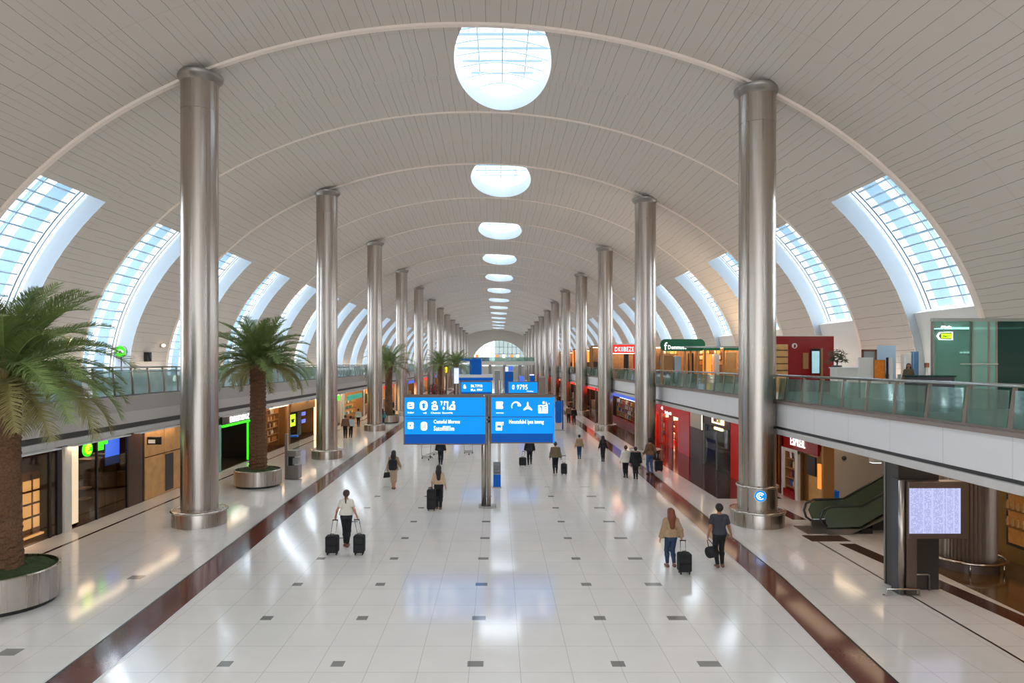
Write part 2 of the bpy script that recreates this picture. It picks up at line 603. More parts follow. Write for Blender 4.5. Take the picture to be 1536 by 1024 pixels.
def text(s, size, m, parent, org, xd, yd, align='LEFT', depth=.012, name='lettering', sx=1.0, bold=0.0, sp=1.08):
    cu = bpy.data.curves.new('t', 'FONT')
    cu.body = s
    cu.size = size
    cu.align_x = align
    cu.extrude = depth
    cu.offset = bold
    cu.space_character = sp
    cu.resolution_u = 2
    ob = bpy.data.objects.new('t', cu)
    me = bpy.data.meshes.new_from_object(ob)
    xd, yd = Vector(xd), Vector(yd)
    nd = xd.cross(yd)
    org = Vector(org)
    b = MB()
    b.v = [tuple(org + xd * (v.co.x * sx) + yd * v.co.y + nd * (v.co.z + depth)) for v in me.vertices]
    b.f = [tuple(p.vertices) for p in me.polygons]
    bpy.data.objects.remove(ob)
    bpy.data.meshes.remove(me)
    bpy.data.curves.remove(cu)
    return b.build(name, m, parent)


XC, RA, RB, Z0 = -1.3, 19.8, 13.7, 5.0          # the vault: half ellipse


def vault(t, off=0.0):
    c, s = math.cos(t), math.sin(t)
    nx, nz = c / RA, s / RB
    q = math.hypot(nx, nz)
    return XC + RA * c + off * nx / q, Z0 + RB * s + off * nz / q


def vault_z(x):
    u = (x - XC) / RA
    return Z0 + RB * math.sqrt(max(0, 1 - u * u))


_T = np.linspace(0, PI, 2001)
_P = np.stack([XC + RA * np.cos(_T), Z0 + RB * np.sin(_T)], 1)
_L = np.concatenate([[0], np.cumsum(np.hypot(*np.diff(_P, axis=0).T))])


def arc_len(t):
    return float(np.interp(t, _T, _L))


BAY, HB, D0 = 17.4, 8.7, 25.0
NB = 13
DEND = D0 + BAY * NB
TW = 0.6325
SKX, SKT = 0.2, math.acos(1.5 / 19.8)
# ------------------------------------------------------------------ the hall: floor, vault, windows
DBACK = -26.0
fb = MB().box(-21.6, 19.2, DBACK, DEND, -.2, 0)
struct('floor', fb, M['floor'])


def strip(name, pts, w, m, z=.002):
    b = MB()
    vs, fs = [], []
    for i, (x, d) in enumerate(pts):
        vs += [(x - w / 2, d, z), (x + w / 2, d, z)]
        if i:
            k = 2 * i
            fs.append((k - 2, k - 1, k + 1, k))
    b.add(vs, fs)
    return struct(name, b, m)


LS = [(-7.45, 2), (-8.04, 12.5), (-8.72, 29.3), (-9.3, 63), (-9.5, 180)]
RS = [(6.9, 2), (7.1, 12.5), (7.57, 18.7), (8.1, 39.5), (8.1, 69), (8.1, 180)]
strip('trim_1', LS, .84, M['stripe'])
strip('trim_2', RS, .76, M['stripe'])
for nm, base, dx in (('trim_3', LS, -.45), ('trim_4', LS, .45), ('trim_5', RS, -.41), ('trim_6', RS, .41)):
    strip(nm, [(x + dx, d) for x, d in base], .06, M['white_edge'] if dx * (1 if base is LS else -1) > 0 else M['line'], .0025)
strip('trim_7', [(-14.35, 5), (-14.35, 180)], .13, M['stripe2'])
strip('trim_8', [(10.35, 8), (10.6, 14), (10.8, 23)], .06, M['line'])
strip('trim_9', [(12.45, 9), (12.25, 15.6), (11.62, 22.2)], .55, M['stripe2'])
strip('trim_10', [(11.6, 25.6), (11.5, 29.5)], .55, M['stripe'])
struct('floor_gold_side', MB().box(12.6, 18.6, 8, 21.4, 0, .012), M['gold_floor'])
struct('floor_shop_side', MB().box(9.75, 12.6, 29.6, 120, 0, .012), M['floor_dark'])

# vault shell --------------------------------------------------------
vb = MB()
vb.uv = []


def vpatch(t0, t1, d0, d1, nt, nd=1):
    vs, fs, uv = [], [], []
    for i in range(nt + 1):
        t = t0 + (t1 - t0) * i / nt
        x, z = vault(t)
        a = arc_len(t)
        for j in range(nd + 1):
            d = d0 + (d1 - d0) * j / nd
            vs.append((x, d, z))
            uv.append((a, d))
    for i in range(nt):
        for j in range(nd):
            k = i * (nd + 1) + j
            fs.append((k, k + 1, k + nd + 2, k + nd + 1))
    vb.add(vs, fs)
    vb.uv.extend(uv)


TA0, TA1 = SKT - .155, SKT + .155


def skylight_outline(n=72):
    """outline in metres about (SKX, start of bay): flat near end, rounded far end"""
    P = []
    for i in range(40):
        a = PI * i / 39
        P.append((2.05 * math.cos(a), 3.4 + 4.95 * math.sin(a)))
    for i in range(1, 12):
        q = 3.4 - 3.25 * i / 12
        P.append((-2.05 + .5 * ((3.4 - q) / 3.25) ** 2, q))
    P.append((-1.55, .15))
    P.append((1.55, .15))
    for i in range(11, 0, -1):
        q = 3.4 - 3.25 * i / 12
        P.append((2.05 - .5 * ((3.4 - q) / 3.25) ** 2, q))
    return P


SO = skylight_outline()
CYs = 4.2


def ray_poly(P, c, ang):
    dx, dy = math.cos(ang), math.sin(ang)
    best = None
    for i in range(len(P)):
        x1, y1 = P[i][0] - c[0], P[i][1] - c[1]
        x2, y2 = P[(i + 1) % len(P)][0] - c[0], P[(i + 1) % len(P)][1] - c[1]
        ex, ey = x2 - x1, y2 - y1
        den = dx * ey - dy * ex
        if abs(den) < 1e-9:
            continue
        r = (x1 * ey - y1 * ex) / den
        s = (x1 * dy - y1 * dx) / den
        if r > 0 and -1e-6 <= s <= 1 + 1e-6:
            best = r if best is None else min(best, r)
    return (c[0] + dx * best, c[1] + dy * best)


HW = RA * math.sin(SKT) * .155            # half width of the apex strip, about 3.06 m
RECT = [(HW, 0), (HW, HB), (-HW, HB), (-HW, 0)]
angs = sorted(set([2 * PI * i / 72 for i in range(72)] + [math.atan2(y - CYs, x) % (2 * PI) for x, y in RECT] + [math.atan2(y - CYs, x) % (2 * PI) for x, y in ((1.55, .15), (-1.55, .15))]))
HOLE = [ray_poly(SO, (0, CYs), a) for a in angs]
RIM = [ray_poly(RECT, (0, CYs), a) for a in angs]


def s2t(x):
    return SKT - x / HW * .155


def vpatch_sky(d0):
    vs, fs, uv = [], [], []
    n = len(angs)
    R = 5
    for q in range(R):
        f = q / (R - 1)
        for h, r in zip(HOLE, RIM):
            x, y = h[0] + (r[0] - h[0]) * f, h[1] + (r[1] - h[1]) * f
            t = s2t(x)
            X, Z = vault(t)
            vs.append((X, d0 + y, Z))
            uv.append((arc_len(t), d0 + y))
    for q in range(R - 1):
        for i in range(n):
            j = (i + 1) % n
            fs.append((q * n + i, (q + 1) * n + i, (q + 1) * n + j, q * n + j))
    vb.add(vs, fs)
    vb.uv.extend(uv)


def upper(d0, d1, sky):
    vpatch(TW, TA0, d0, d1, 14, 2)
    vpatch(TA1, PI - TW, d0, d1, 14, 2)
    if sky:
        vpatch_sky(d0)
    else:
        vpatch(TA0, TA1, d0, d1, 6, 2)


vpatch(0, TW, 16.3, 25.0, 14, 2)
vpatch(PI - TW, PI, 16.3, 25.0, 14, 2)
upper(16.3, 25.0, False)
vpatch(0, TW, DBACK, -18.5, 14, 2)
vpatch(PI - TW, PI, DBACK, -18.5, 14, 2)
upper(DBACK, -18.5, False)
for k in range(-5, -1):  # openings out of view, added to let light onto the foreground
    a = D0 + HB * k
    upper(a, a + HB, k % 2 == 0)
    for t0, t1 in ((0, TW), (PI - TW, PI)):
        vpatch(t0, t1, a + HB / 2, a + HB, 14)
for k in range(2 * NB):
    a = D0 + HB * k
    upper(a, a + HB, k % 2 == 0)
    for t0, t1 in ((0, TW), (PI - TW, PI)):
        vpatch(t0, t1, a + HB / 2, a + HB, 14)
struct('ceiling', vb, M['ceiling'], smooth=True)

# ribs across the vault
for k in range(2 * NB + 1):
    d = D0 + HB * k
    w, e = (.22, .1) if k == 0 else (.17, .06)
    if k > 0 and k % 2 == 1:
        w, e = .14, .04
    n = 72
    vs, fs = [], []
    for i in range(n + 1):
        t = PI * i / n
        for off, dd in ((.02, d - w), (-e, d - w), (-e, d), (.02, d)):
            x, z = vault(t, off)
            vs.append((x, dd, z))
    for i in range(n):
        for j in range(4):
            j2 = (j + 1) % 4
            fs.append((i * 4 + j, i * 4 + j2, i * 4 + 4 + j2, i * 4 + 4 + j))
    struct('trim_%d' % (20 + k), MB().add(vs, fs), M['rib'], smooth=False)


# windows ------------------------------------------------------------
def area(loc, nrm, xdir, sx, sy, L, col=(1, 1, 1)):
    li = bpy.data.lights.new('daylight_and_fill', 'AREA')  # window sky light and the added uplights share this name
    li.shape = 'RECTANGLE'
    li.size, li.size_y = sx, sy
    li.energy = PI * L * sx * sy
    li.color = col
    o = bpy.data.objects.new('daylight_and_fill', li)
    COL.objects.link(o)
    z = -Vector(nrm).normalized()
    x = Vector(xdir).normalized()
    y = z.cross(x)
    m = Matrix((x, y, z)).transposed().to_4x4()
    m.translation = Vector(loc)
    o.matrix_world = m
    return o


SKYL, WINL = 4.2, 7.0
SKYCOL = (.93, .97, 1.0)


def make_skylight(d0, idx):
    h = .75
    root = bpy.data.objects.new('window_%d' % idx, None)
    COL.objects.link(root)
    root.location = (SKX, d0, vault_z(SKX))
    root['kind'] = 'structure'
    n = len(HOLE)
    vs, fs = [], []
    for q in range(2):
        for x, y in HOLE:
            X, Z = vault(s2t(x))
            vs.append((X, d0 + y, Z + h * q))
    for i in range(n):
        j = (i + 1) % n
        fs.append((i, j, n + j, n + i))
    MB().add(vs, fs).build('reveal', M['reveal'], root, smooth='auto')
    # glass lid
    vs = [(vault(s2t(x))[0], d0 + y, vault(s2t(x))[1] + h) for x, y in HOLE] + [(vault(s2t(0))[0], d0 + CYs, vault(s2t(0))[1] + h)]
    MB().add(vs, [(i, (i + 1) % n, n) for i in range(n)]).build('pane', M['skyglass'], root)

    def span(y):
        xs = []
        for i in range(len(SO)):
            (x1, y1), (x2, y2) = SO[i], SO[(i + 1) % len(SO)]
            if (y1 - y) * (y2 - y) < 0:
                xs.append(x1 + (x2 - x1) * (y - y1) / (y2 - y1))
        return min(xs), max(xs)
    fr = MB()
    for i in range(7):
        y = .9 + 1.1 * i
        a, b = span(y)
        fr.tube([(vault(s2t(a + (b - a) * q / 8))[0], d0 + y, vault(s2t(a + (b - a) * q / 8))[1] + h + .02 + .25 * math.sin(PI * q / 8)) for q in range(9)], .035, 5)
    for x in (-1.05, 0, 1.05):
        fr.tube([(vault(s2t(x))[0], d0 + .2 + i * .8, vault(s2t(x))[1] + h + .25) for i in range(10 if x == 0 else 9)], .03, 5)
    fr.build('frame', M['mullion'], root)
    lv = MB()
    for i in range(6):
        y = .55 + 1.25 * i
        a, b = span(y)
        lv.add([(SKX + a, d0 + y, vs[-1][2] + .5), (SKX + b, d0 + y, vs[-1][2] + .5), (SKX + b, d0 + y + .26, vs[-1][2] + .5), (SKX + a, d0 + y + .26, vs[-1][2] + .5)], [(0, 1, 2, 3)])
    lv.build('louvre', M['louver'], root)
    area((SKX, d0 + 4.2, vault_z(SKX) + 2.1), (0, 0, -1), (1, 0, 0), 6.5, 11.0, SKYL, SKYCOL)


def make_window(side, d0, idx, lit=True):
    """recess in the side vault, from rib plane d0 to d0 + 4.35; curved glazing 1.2 m out"""
    R = .85
    wd = HB / 2
    root = bpy.data.objects.new('window_%d' % idx, None)
    COL.objects.link(root)

    def vp(t, off, d):
        if side < 0:
            x, z = vault(PI - t, off)
        else:
            x, z = vault(t, off)
        return (x, d, z)
    root.location = vp(.3, 0, d0 + wd / 2)
    root['kind'] = 'structure'
    tb = .0
    tg = .228 if side > 0 else .0            # glazing sill
    n = 16
    rv = MB()
    for dd in (d0, d0 + wd):
        vs, fs = [], []
        for i in range(n + 1):
            t = tb + (TW - tb) * i / n
            vs += [vp(t, 0, dd), vp(t, R, dd)]
        fs = [(2 * i, 2 * i + 1, 2 * i + 3, 2 * i + 2) for i in range(n)]
        rv.add(vs, fs)
    rv.add([vp(TW, 0, d0), vp(TW, R, d0), vp(TW, R, d0 + wd), vp(TW, 0, d0 + wd)], [(0, 1, 2, 3)])
    rv.add([vp(tb, 0, d0), vp(tb, R, d0), vp(tb, R, d0 + wd), vp(tb, 0, d0 + wd)], [(0, 1, 2, 3)])
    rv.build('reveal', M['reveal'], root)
    if tg > 0:
        sl = MB()
        vs, fs = [], []
        for i in range(7):
            t = tb + (tg - tb) * i / 6
            vs += [vp(t, .35, d0), vp(t, .35, d0 + wd)]
        fs = [(2 * i, 2 * i + 1, 2 * i + 3, 2 * i + 2) for i in range(6)]
        sl.add(vs, fs)
        sl.add([vp(tg, .35, d0), vp(tg, R + .05, d0), vp(tg, R + .05, d0 + wd), vp(tg, .35, d0 + wd)], [(0, 1, 2, 3)])
        sl.build('sill', M['sill'], root, smooth='auto')
    vs, fs = [], []
    for i in range(n + 1):
        t = tg + (TW - tg) * i / n
        vs += [vp(t, R, d0), vp(t, R, d0 + wd)]
    MB().add(vs, [(2 * i, 2 * i + 1, 2 * i + 3, 2 * i + 2) for i in range(n)]).build('pane', M['skyglass'], root, smooth=True)
    fr, fd = MB(), MB()
    for q in (.05, .5, 1.15, 1.7):
        (fd if q in (.5, 1.15) else fr).tube([vp(tg + (TW - tg) * i / n, R - .04, d0 + .02 + q) for i in range(n + 1)], .035 if q in (.5, 1.15) else .03, 5)
    for q in (3.9, 4.2):
        fd.tube([vp(tg + (TW - tg) * i / n, R - .02, d0 + q) for i in range(n + 1)], .03, 5)
    m = 15 if side > 0 else 19
    for i in range(1, m):
        t = tg + (TW - tg) * i / m
        fr.tube([vp(t, R - .03, d0 + .05), vp(t, R - .03, d0 + 3.75)], .045 if i % 4 else .06, 5)
    fr.build('frame', M['mullion'], root)
    fd.build('frame', M['mullion_dark'], root)
    lv = MB()
    for a, b in ((.52, .66), (1.17, 1.4), (1.9, 2.25), (2.8, 3.8)):
        vs = []
        for i in range(n + 1):
            t = tg + (TW - tg) * i / n
            vs += [vp(t, R + .25, d0 + a), vp(t, R + .25, d0 + b)]
        lv.add(vs, [(2 * i, 2 * i + 1, 2 * i + 3, 2 * i + 2) for i in range(n)])
    lv.build('louvre', M['louver'], root, smooth=True)
    if lit:
        c = Vector(vp(.33, R + 1.9, d0 + wd / 2))
        p0, p1 = Vector(vp(.02, 0, 0)), Vector(vp(TW, 0, 0))
        ch = (p1 - p0).normalized()
        nr = Vector((0, 1, 0)).cross(ch)
        if nr.x * side > 0:
            nr = -nr
        area(c, nr, (0, 1, 0), 6.0, 11.5, WINL, SKYCOL)


wi = 1
for k in range(-2, NB):  # skylights before the first rib are unseen, added to light the foreground
    make_skylight(D0 + BAY * k, wi)
    wi += 1
for k in [-5, -4, -3, -2] + list(range(2 * NB)):  # windows before the first rib are unseen, added for foreground light
    for sd in (-1, 1):
        make_window(sd, D0 + HB * k, wi)
        wi += 1

# lower outer walls, behind the shops
struct('wall_left', MB().box(-21.5, -21.2, DBACK, DEND, 0, 5.05), M['wall'])
struct('wall_right', MB().box(18.6, 18.9, DBACK, DEND, 0, 5.05), M['wall'])

# end wall with its bright arched glazing
ew = MB()
n = 40
aw, hz0, hh = 10.4, 5.0, 9.6
vs, fs = [], []
for i in range(n + 1):
    t = PI * i / n
    x, z = vault(t)
    vs += [(x, DEND, z), (XC + 1.8 + aw * math.cos(t), DEND, hz0 + hh * math.sin(t))]
for i in range(n):
    fs.append((2 * i, 2 * i + 1, 2 * i + 3, 2 * i + 2))
ew.add(vs, fs)
ew.box(-21.5, 18.9, DEND, DEND + .3, 0, 5.0)
struct('wall_back', ew, M['wall'])
wroot = bpy.data.objects.new('window_%d' % wi, None)
COL.objects.link(wroot)
wroot.location = (XC + 1.8, DEND, 5)
wroot['kind'] = 'structure'
h2 = n // 2
for a, b, gm in ((0, h2 + 2, 'glass_end'), (h2 + 2, n, 'skyglass')):
    MB().add([(XC + 1.8 + aw * math.cos(PI * i / n), DEND + .1, hz0 + hh * math.sin(PI * i / n)) for i in range(a, b + 1)] + [(XC + 1.8 + aw * math.cos(PI * b / n), DEND + .1, hz0), (XC + 1.8 + aw * math.cos(PI * a / n), DEND + .1, hz0)], [tuple(range(b - a + 2, -1, -1))]).build('pane', M[gm], wroot)
fm = MB()
for i in range(-6, 7):
    x = i * 1.6
    fm.box(XC + 1.8 + x - .07, XC + 1.8 + x + .07, DEND - .05, DEND + .05, 5, 5 + hh * math.sqrt(1 - (x / aw) ** 2))
for z in (7.2, 9.6, 12.2):
    w = aw * math.sqrt(1 - ((z - 5) / hh) ** 2)
    fm.box(XC + 1.8 - w, XC + 1.8 + w, DEND - .05, DEND + .05, z - .06, z + .06)
fm.build('frame', M['mullion_dark'], wroot)

# upper galleries ----------------------------------------------------
XL, XR = -15.4, 10.35
ZL, ZR = 4.65, 4.6
struct('floor_gallery_left', MB().box(-21.2, XL - .02, -8, DEND, ZL - .35, ZL), M['deck'])
gr = MB()
ex0, ex1, ed0, ed1 = 15.2, 18.5, 22.7, 25.3
gr.box(XR + .02, 18.6, -8, ed0, ZR - .35, ZR).box(XR + .02, 18.6, ed1, DEND, ZR - .35, ZR).box(XR + .02, ex0, ed0, ed1, ZR - .35, ZR)
struct('floor_gallery_right', gr, M['deck'])
# soffits
struct('ceiling_gallery_left', MB().box(-21.2, XL - .1, -8, DEND, 3.1, 3.2), M['lip'])
sf = MB()
sf.box(XR + .1, 18.6, -8, ed0, 3.4, 3.5).box(XR + .1, 18.6, ed1, DEND, 3.4, 3.5).box(XR + .1, ex0, ed0, ed1, 3.4, 3.5)
struct('ceiling_gallery_right', sf, M['lip'])
# fascias: right = cladding over a groove and a lip; left = darker band, pale band, deep groove, lip
struct('wall_gallery_right', MB().box(XR, XR + .12, -8, DEND, 3.68, 4.52), M['fascia'])
struct('trim_50', MB().box(XR - .06, XR + .14, -8, DEND, 4.52, 4.62), M['stone'])
struct('trim_51', MB().box(XR + .08, XR + .14, -8, DEND, 3.58, 3.68), M['groove'])
struct('trim_52', MB().box(XR - .02, XR + .12, -8, DEND, 3.38, 3.58), M['lip'], bevel=.02)
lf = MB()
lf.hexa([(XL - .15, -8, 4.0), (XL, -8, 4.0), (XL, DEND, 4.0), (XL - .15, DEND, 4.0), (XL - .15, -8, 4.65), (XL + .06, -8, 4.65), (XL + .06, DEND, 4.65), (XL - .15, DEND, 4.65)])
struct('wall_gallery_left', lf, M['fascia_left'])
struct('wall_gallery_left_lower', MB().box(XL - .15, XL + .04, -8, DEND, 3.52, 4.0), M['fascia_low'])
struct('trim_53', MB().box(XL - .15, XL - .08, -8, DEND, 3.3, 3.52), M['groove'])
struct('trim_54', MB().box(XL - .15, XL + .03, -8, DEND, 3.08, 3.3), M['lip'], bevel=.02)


# railings -----------------------------------------------------------
def make_railing(side):
    x = XL + .0 if side < 0 else XR
    z0 = ZL if side < 0 else ZR + .02
    top = 5.84 if side < 0 else 5.55
    v = -1 if side < 0 else 1                    # away from the hall
    root = thing('glass_railing', '', 'railing', (x + .12 * v, 0, z0))
    NP = 13
    st = BAY / NP
    b = MB()
    b.tube([(.02 * v, 0, top - z0), (.02 * v, BAY - .06, top - z0)], .04, 8)
    b.build('handrail', M['rail'], root, True, local=True)
    if side < 0:
        b = MB()
        b.tube([(.02 * v, 0, top - z0 - .18), (.02 * v, BAY - .06, top - z0 - .18)], .018, 6)
        b.build('lower_rail', M['rail'], root, True, local=True)
    bt = MB().box(-.03, .03, 0, BAY - .06, 0, .05)
    bt.build('base_channel', M['stone'] if side > 0 else M['rail'], root, local=True)
    pm = gm = None
    for i in range(NP):
        y = (i + .5) * st
        if pm is None:
            p = MB().hexa([(-.03, -.06, 0.0), (.03, -.06, 0), (.03, .06, 0), (-.03, .06, 0),
                           (-.03 + .1 * v, -.035, top - z0 - .04), (.03 + .1 * v, -.035, top - z0 - .04), (.03 + .1 * v, .035, top - z0 - .04), (-.03 + .1 * v, .035, top - z0 - .04)])
            po = p.build('post', M['post'], root, local=True)
            g = MB().hexa([(-.012, -st / 2 + .08, .05), (0, -st / 2 + .08, .05), (0, st / 2 - .08, .05), (-.012, st / 2 - .08, .05),
                           (-.012 + .05 * v, -st / 2 + .08, top - z0 - .1), (.05 * v, -st / 2 + .08, top - z0 - .1), (.05 * v, st / 2 - .08, top - z0 - .1), (-.012 + .05 * v, st / 2 - .08, top - z0 - .1)])
            go = g.build('glass_panel', M['glass_pale'] if side < 0 else M['glass_green'], root, local=True)
            pm, gm = po, go
        else:
            po, go = pm.copy(), gm.copy()
            COL.objects.link(po)
            COL.objects.link(go)
        po.location = (0, y, 0)
        go.location = (0, y + st / 2 if i < NP - 1 else y + st * .24, 0)
        if i == NP - 1:
            go.scale = (1, .44, 1)
    return root


for side in (-1, 1):
    r0 = make_railing(side)
    tr = tree_of(r0)
    for k in range(NB + 1):
        r = r0 if k == 0 else copy_tree(r0, None, tr)
        r.location.y = D0 - BAY + BAY * k
        if side < 0:
            r['label'] = 'pale glass gallery railing on the palm tree side, %s bay from the near end' % ORD[k]
        else:
            r['label'] = 'green tinted glass gallery railing on the red shop side, %s bay from the near end' % ORD[k]
        r['group'] = 'gallery railings'

# columns ------------------------------------------------------------
CL = [-11.19, -10.88, -11.06, -11.16, -11.26] + [-11.2] * 20
CR = [9.72, 9.37, 9.63, 9.65, 9.6] + [9.6] * 20


def make_column(side, k, first=None):
    x = (CL if side < 0 else CR)[k]
    d = D0 + BAY * k
    zt = vault_z(x) - .12
    r = .66
    root = thing('steel_column', '', 'column', (x, d, 0), 0, 'steel columns along the hall')
    root['kind'] = 'thing'
    R = .96
    MB().lathe([(R, 0), (R, .5), (R - .02, .56), (r + .02, .58)], 40).build('base_collar', M['steel'], root, 'auto', local=True)
    MB().torus(R + .01, .05, (0, 0, .54), 44, 8).build('collar_ring', M['steel_ring'], root, True, local=True)
    if side > 0 and k == 0:
        MB().lathe([(r + .05, .57), (r + .05, 1.42)], 44).build('sleeve', M['steel'], root, 'auto', local=True)
        MB().torus(r + .07, .045, (0, 0, 1.45), 44, 8).build('guard_ring', M['steel_ring'], root, True, local=True)
    MB().lathe([(r, .55), (r, zt - 1.35)], 44).lathe([(r + .004, zt - 1.34), (r + .004, zt - .3)], 44).build('shaft', M['steel'], root, 'auto', local=True)
    MB().lathe([(r, zt - .3), (r + .06, zt - .2), (r + .16, zt - .12), (r + .18, zt - .03), (r + .18, zt + .02)], 40).build('cap', M['steel_dull'], root, 'auto', local=True)
    where = 'palm tree' if side < 0 else 'red shop'
    root['label'] = 'brushed steel column of the %s side row, %s from the near end' % (where, ORD[k])
    return root


for k in range(NB):
    make_column(-1, k)
    make_column(1, k)
# round blue emblem sticker on the near column of the shop side
ex, ed = CR[0], D0
em = thing('round_emblem', 'small round blue sign with white swirl on the steel column nearest the escalator', 'sign', (ex - .24, ed - .72, 1.17))
rr = .72
ang0 = -PI / 2 - .22


def onc(u, v, w):
    a = ang0 + u / rr
    return (ex + (rr + w) * math.cos(a), ed + (rr + w) * math.sin(a), 1.17 + v)


MB().poly(circ(0, 0, .22), onc, .02).build('disc', M['white'], em)
MB().poly(circ(0, 0, .195), lambda u, v, w: onc(u, v, w + .02), .006).build('face', M['blue_lit'], em)
ring = MB()
for r0_, a0, a1 in ((.12, .6, 5.6), (.055, .2, 5.0)):
    ring.tube([onc(r0_ * math.cos(a0 + (a1 - a0) * i / 20), r0_ * math.sin(a0 + (a1 - a0) * i / 20), .03) for i in range(21)], .018, 6)
ring.build('swirl', M['white_lit'], em)
# ------------------------------------------------------------------ added fill uplights, hidden in troughs along both gallery walls
for side, x, z in ((-1, -20.75, 5.15), (1, 18.1, 5.15)):
    for k in range(-2, NB):
        y0 = D0 + BAY * k + .2
        t = thing('added_uplight', 'added fill uplight at vault foot on the %s, %s from near end' % ('palm side' if side < 0 else 'red shop side', ORD[k + 2]), 'light', (x, y0 + BAY / 2, z - .35), 0, 'added fill uplights')
        b = MB()
        b.box(x - .22, x + .22, y0, y0 + BAY - .5, z - .35, z - .3)
        b.box(x - .22, x - .19, y0, y0 + BAY - .5, z - .3, z + .1)
        b.box(x + .19, x + .22, y0, y0 + BAY - .5, z - .3, z + .1)
        b.build('trough', M['white'], t)
        area((x, y0 + BAY / 2 - .25, z - .2), (-side * .55, 0, 1), (0, 1, 0), 16.5, .3, COVE_FILL, (1.0, .86, .72))


# warm light panels added to brighten the shopfronts and the gallery undersides
def fill_panel(x, y, z, sx, sy, W, label, grp, col=(1, .74, .48)):
    t = thing('added_light_panel', label, 'light', (x, y, z), 0, grp)
    t['kind'] = 'thing'
    MB().box(-sx / 2 - .02, sx / 2 + .02, -sy / 2 - .02, sy / 2 + .02, 0, .045).build('housing', M['white'], t, local=True)
    li = bpy.data.lights.new('lamp', 'AREA')
    li.shape = 'RECTANGLE'
    li.size, li.size_y = sx, sy
    li.energy = W
    li.color = col
    o = bpy.data.objects.new('lamp', li)
    COL.objects.link(o)
    o.location = (x, y, z - .004)


for k in range(20):
    fill_panel(XL + .2, 12.5 + 4.35 * k, 3.04, .24, 3.6, DLW, 'slim added warm fill panel above the palm side shopfronts', 'added fill panels above the palm side shopfronts')
for k in range(21):
    fill_panel(11.5, 11.3 + 4.35 * k, 3.34, .7, 3.4, DRW, 'flat added warm fill panel under the gallery edge on the red shop side', 'added fill panels under the red shop side gallery edge')
for k in range(5):
    fill_panel(12.55 if k == 2 else 14.6, 11.0 + 4.35 * k, 3.34, .7, 3.0, DRW * 1.9, 'flat added warm fill panel deep under the gallery around the escalator', 'added fill panels around the escalator')
# ------------------------------------------------------------------ palms and planters
def frond_mesh(name, L, bend, nl, wl, rnd, dry=False):
    """one palm leaf in the x-z plane: arching rachis and two combs of leaflets"""
    b = MB()
    pts, x, z, a = [], 0.0, 0.0, 0.0
    n = 22
    for i in range(n + 1):
        pts.append(Vector((x, 0, z)))
        a = -bend * (i / n) ** 1.5
        x += L / n * math.cos(a)
        z += L / n * math.sin(a)
    b.tube(pts, [.028 * (1 - .85 * i / n) for i in range(n + 1)], 5)
    for i in range(nl):
        s = .12 + .88 * i / (nl - 1)
        q = s * n
        j = min(int(q), n - 1)
        p = pts[j].lerp(pts[j + 1], q - j)
        t = (pts[j + 1] - pts[j]).normalized()
        up = Vector((-t.z, 0, t.x))
        ln = wl * (math.sin(PI * min(1, .16 + .84 * s)) ** .6 * .9 + .16) * rnd.uniform(.85, 1.1)
        for sd in (-1, 1):
            d = (t * rnd.uniform(.75, 1.0) + Vector((0, sd, 0)) * rnd.uniform(.7, .95) + up * rnd.uniform(.15, .5)).normalized()
            w = t * (.013 + .008 * (1 - s))
            m = p + d * ln * .55
            e = p + d * ln * .97 - Vector((0, 0, 1)) * ln * rnd.uniform(.12, .34)
            b.add([p - w, p + w, m + w * .9, m - w * .9, e], [(0, 1, 2, 3), (3, 2, 4)])
    return b


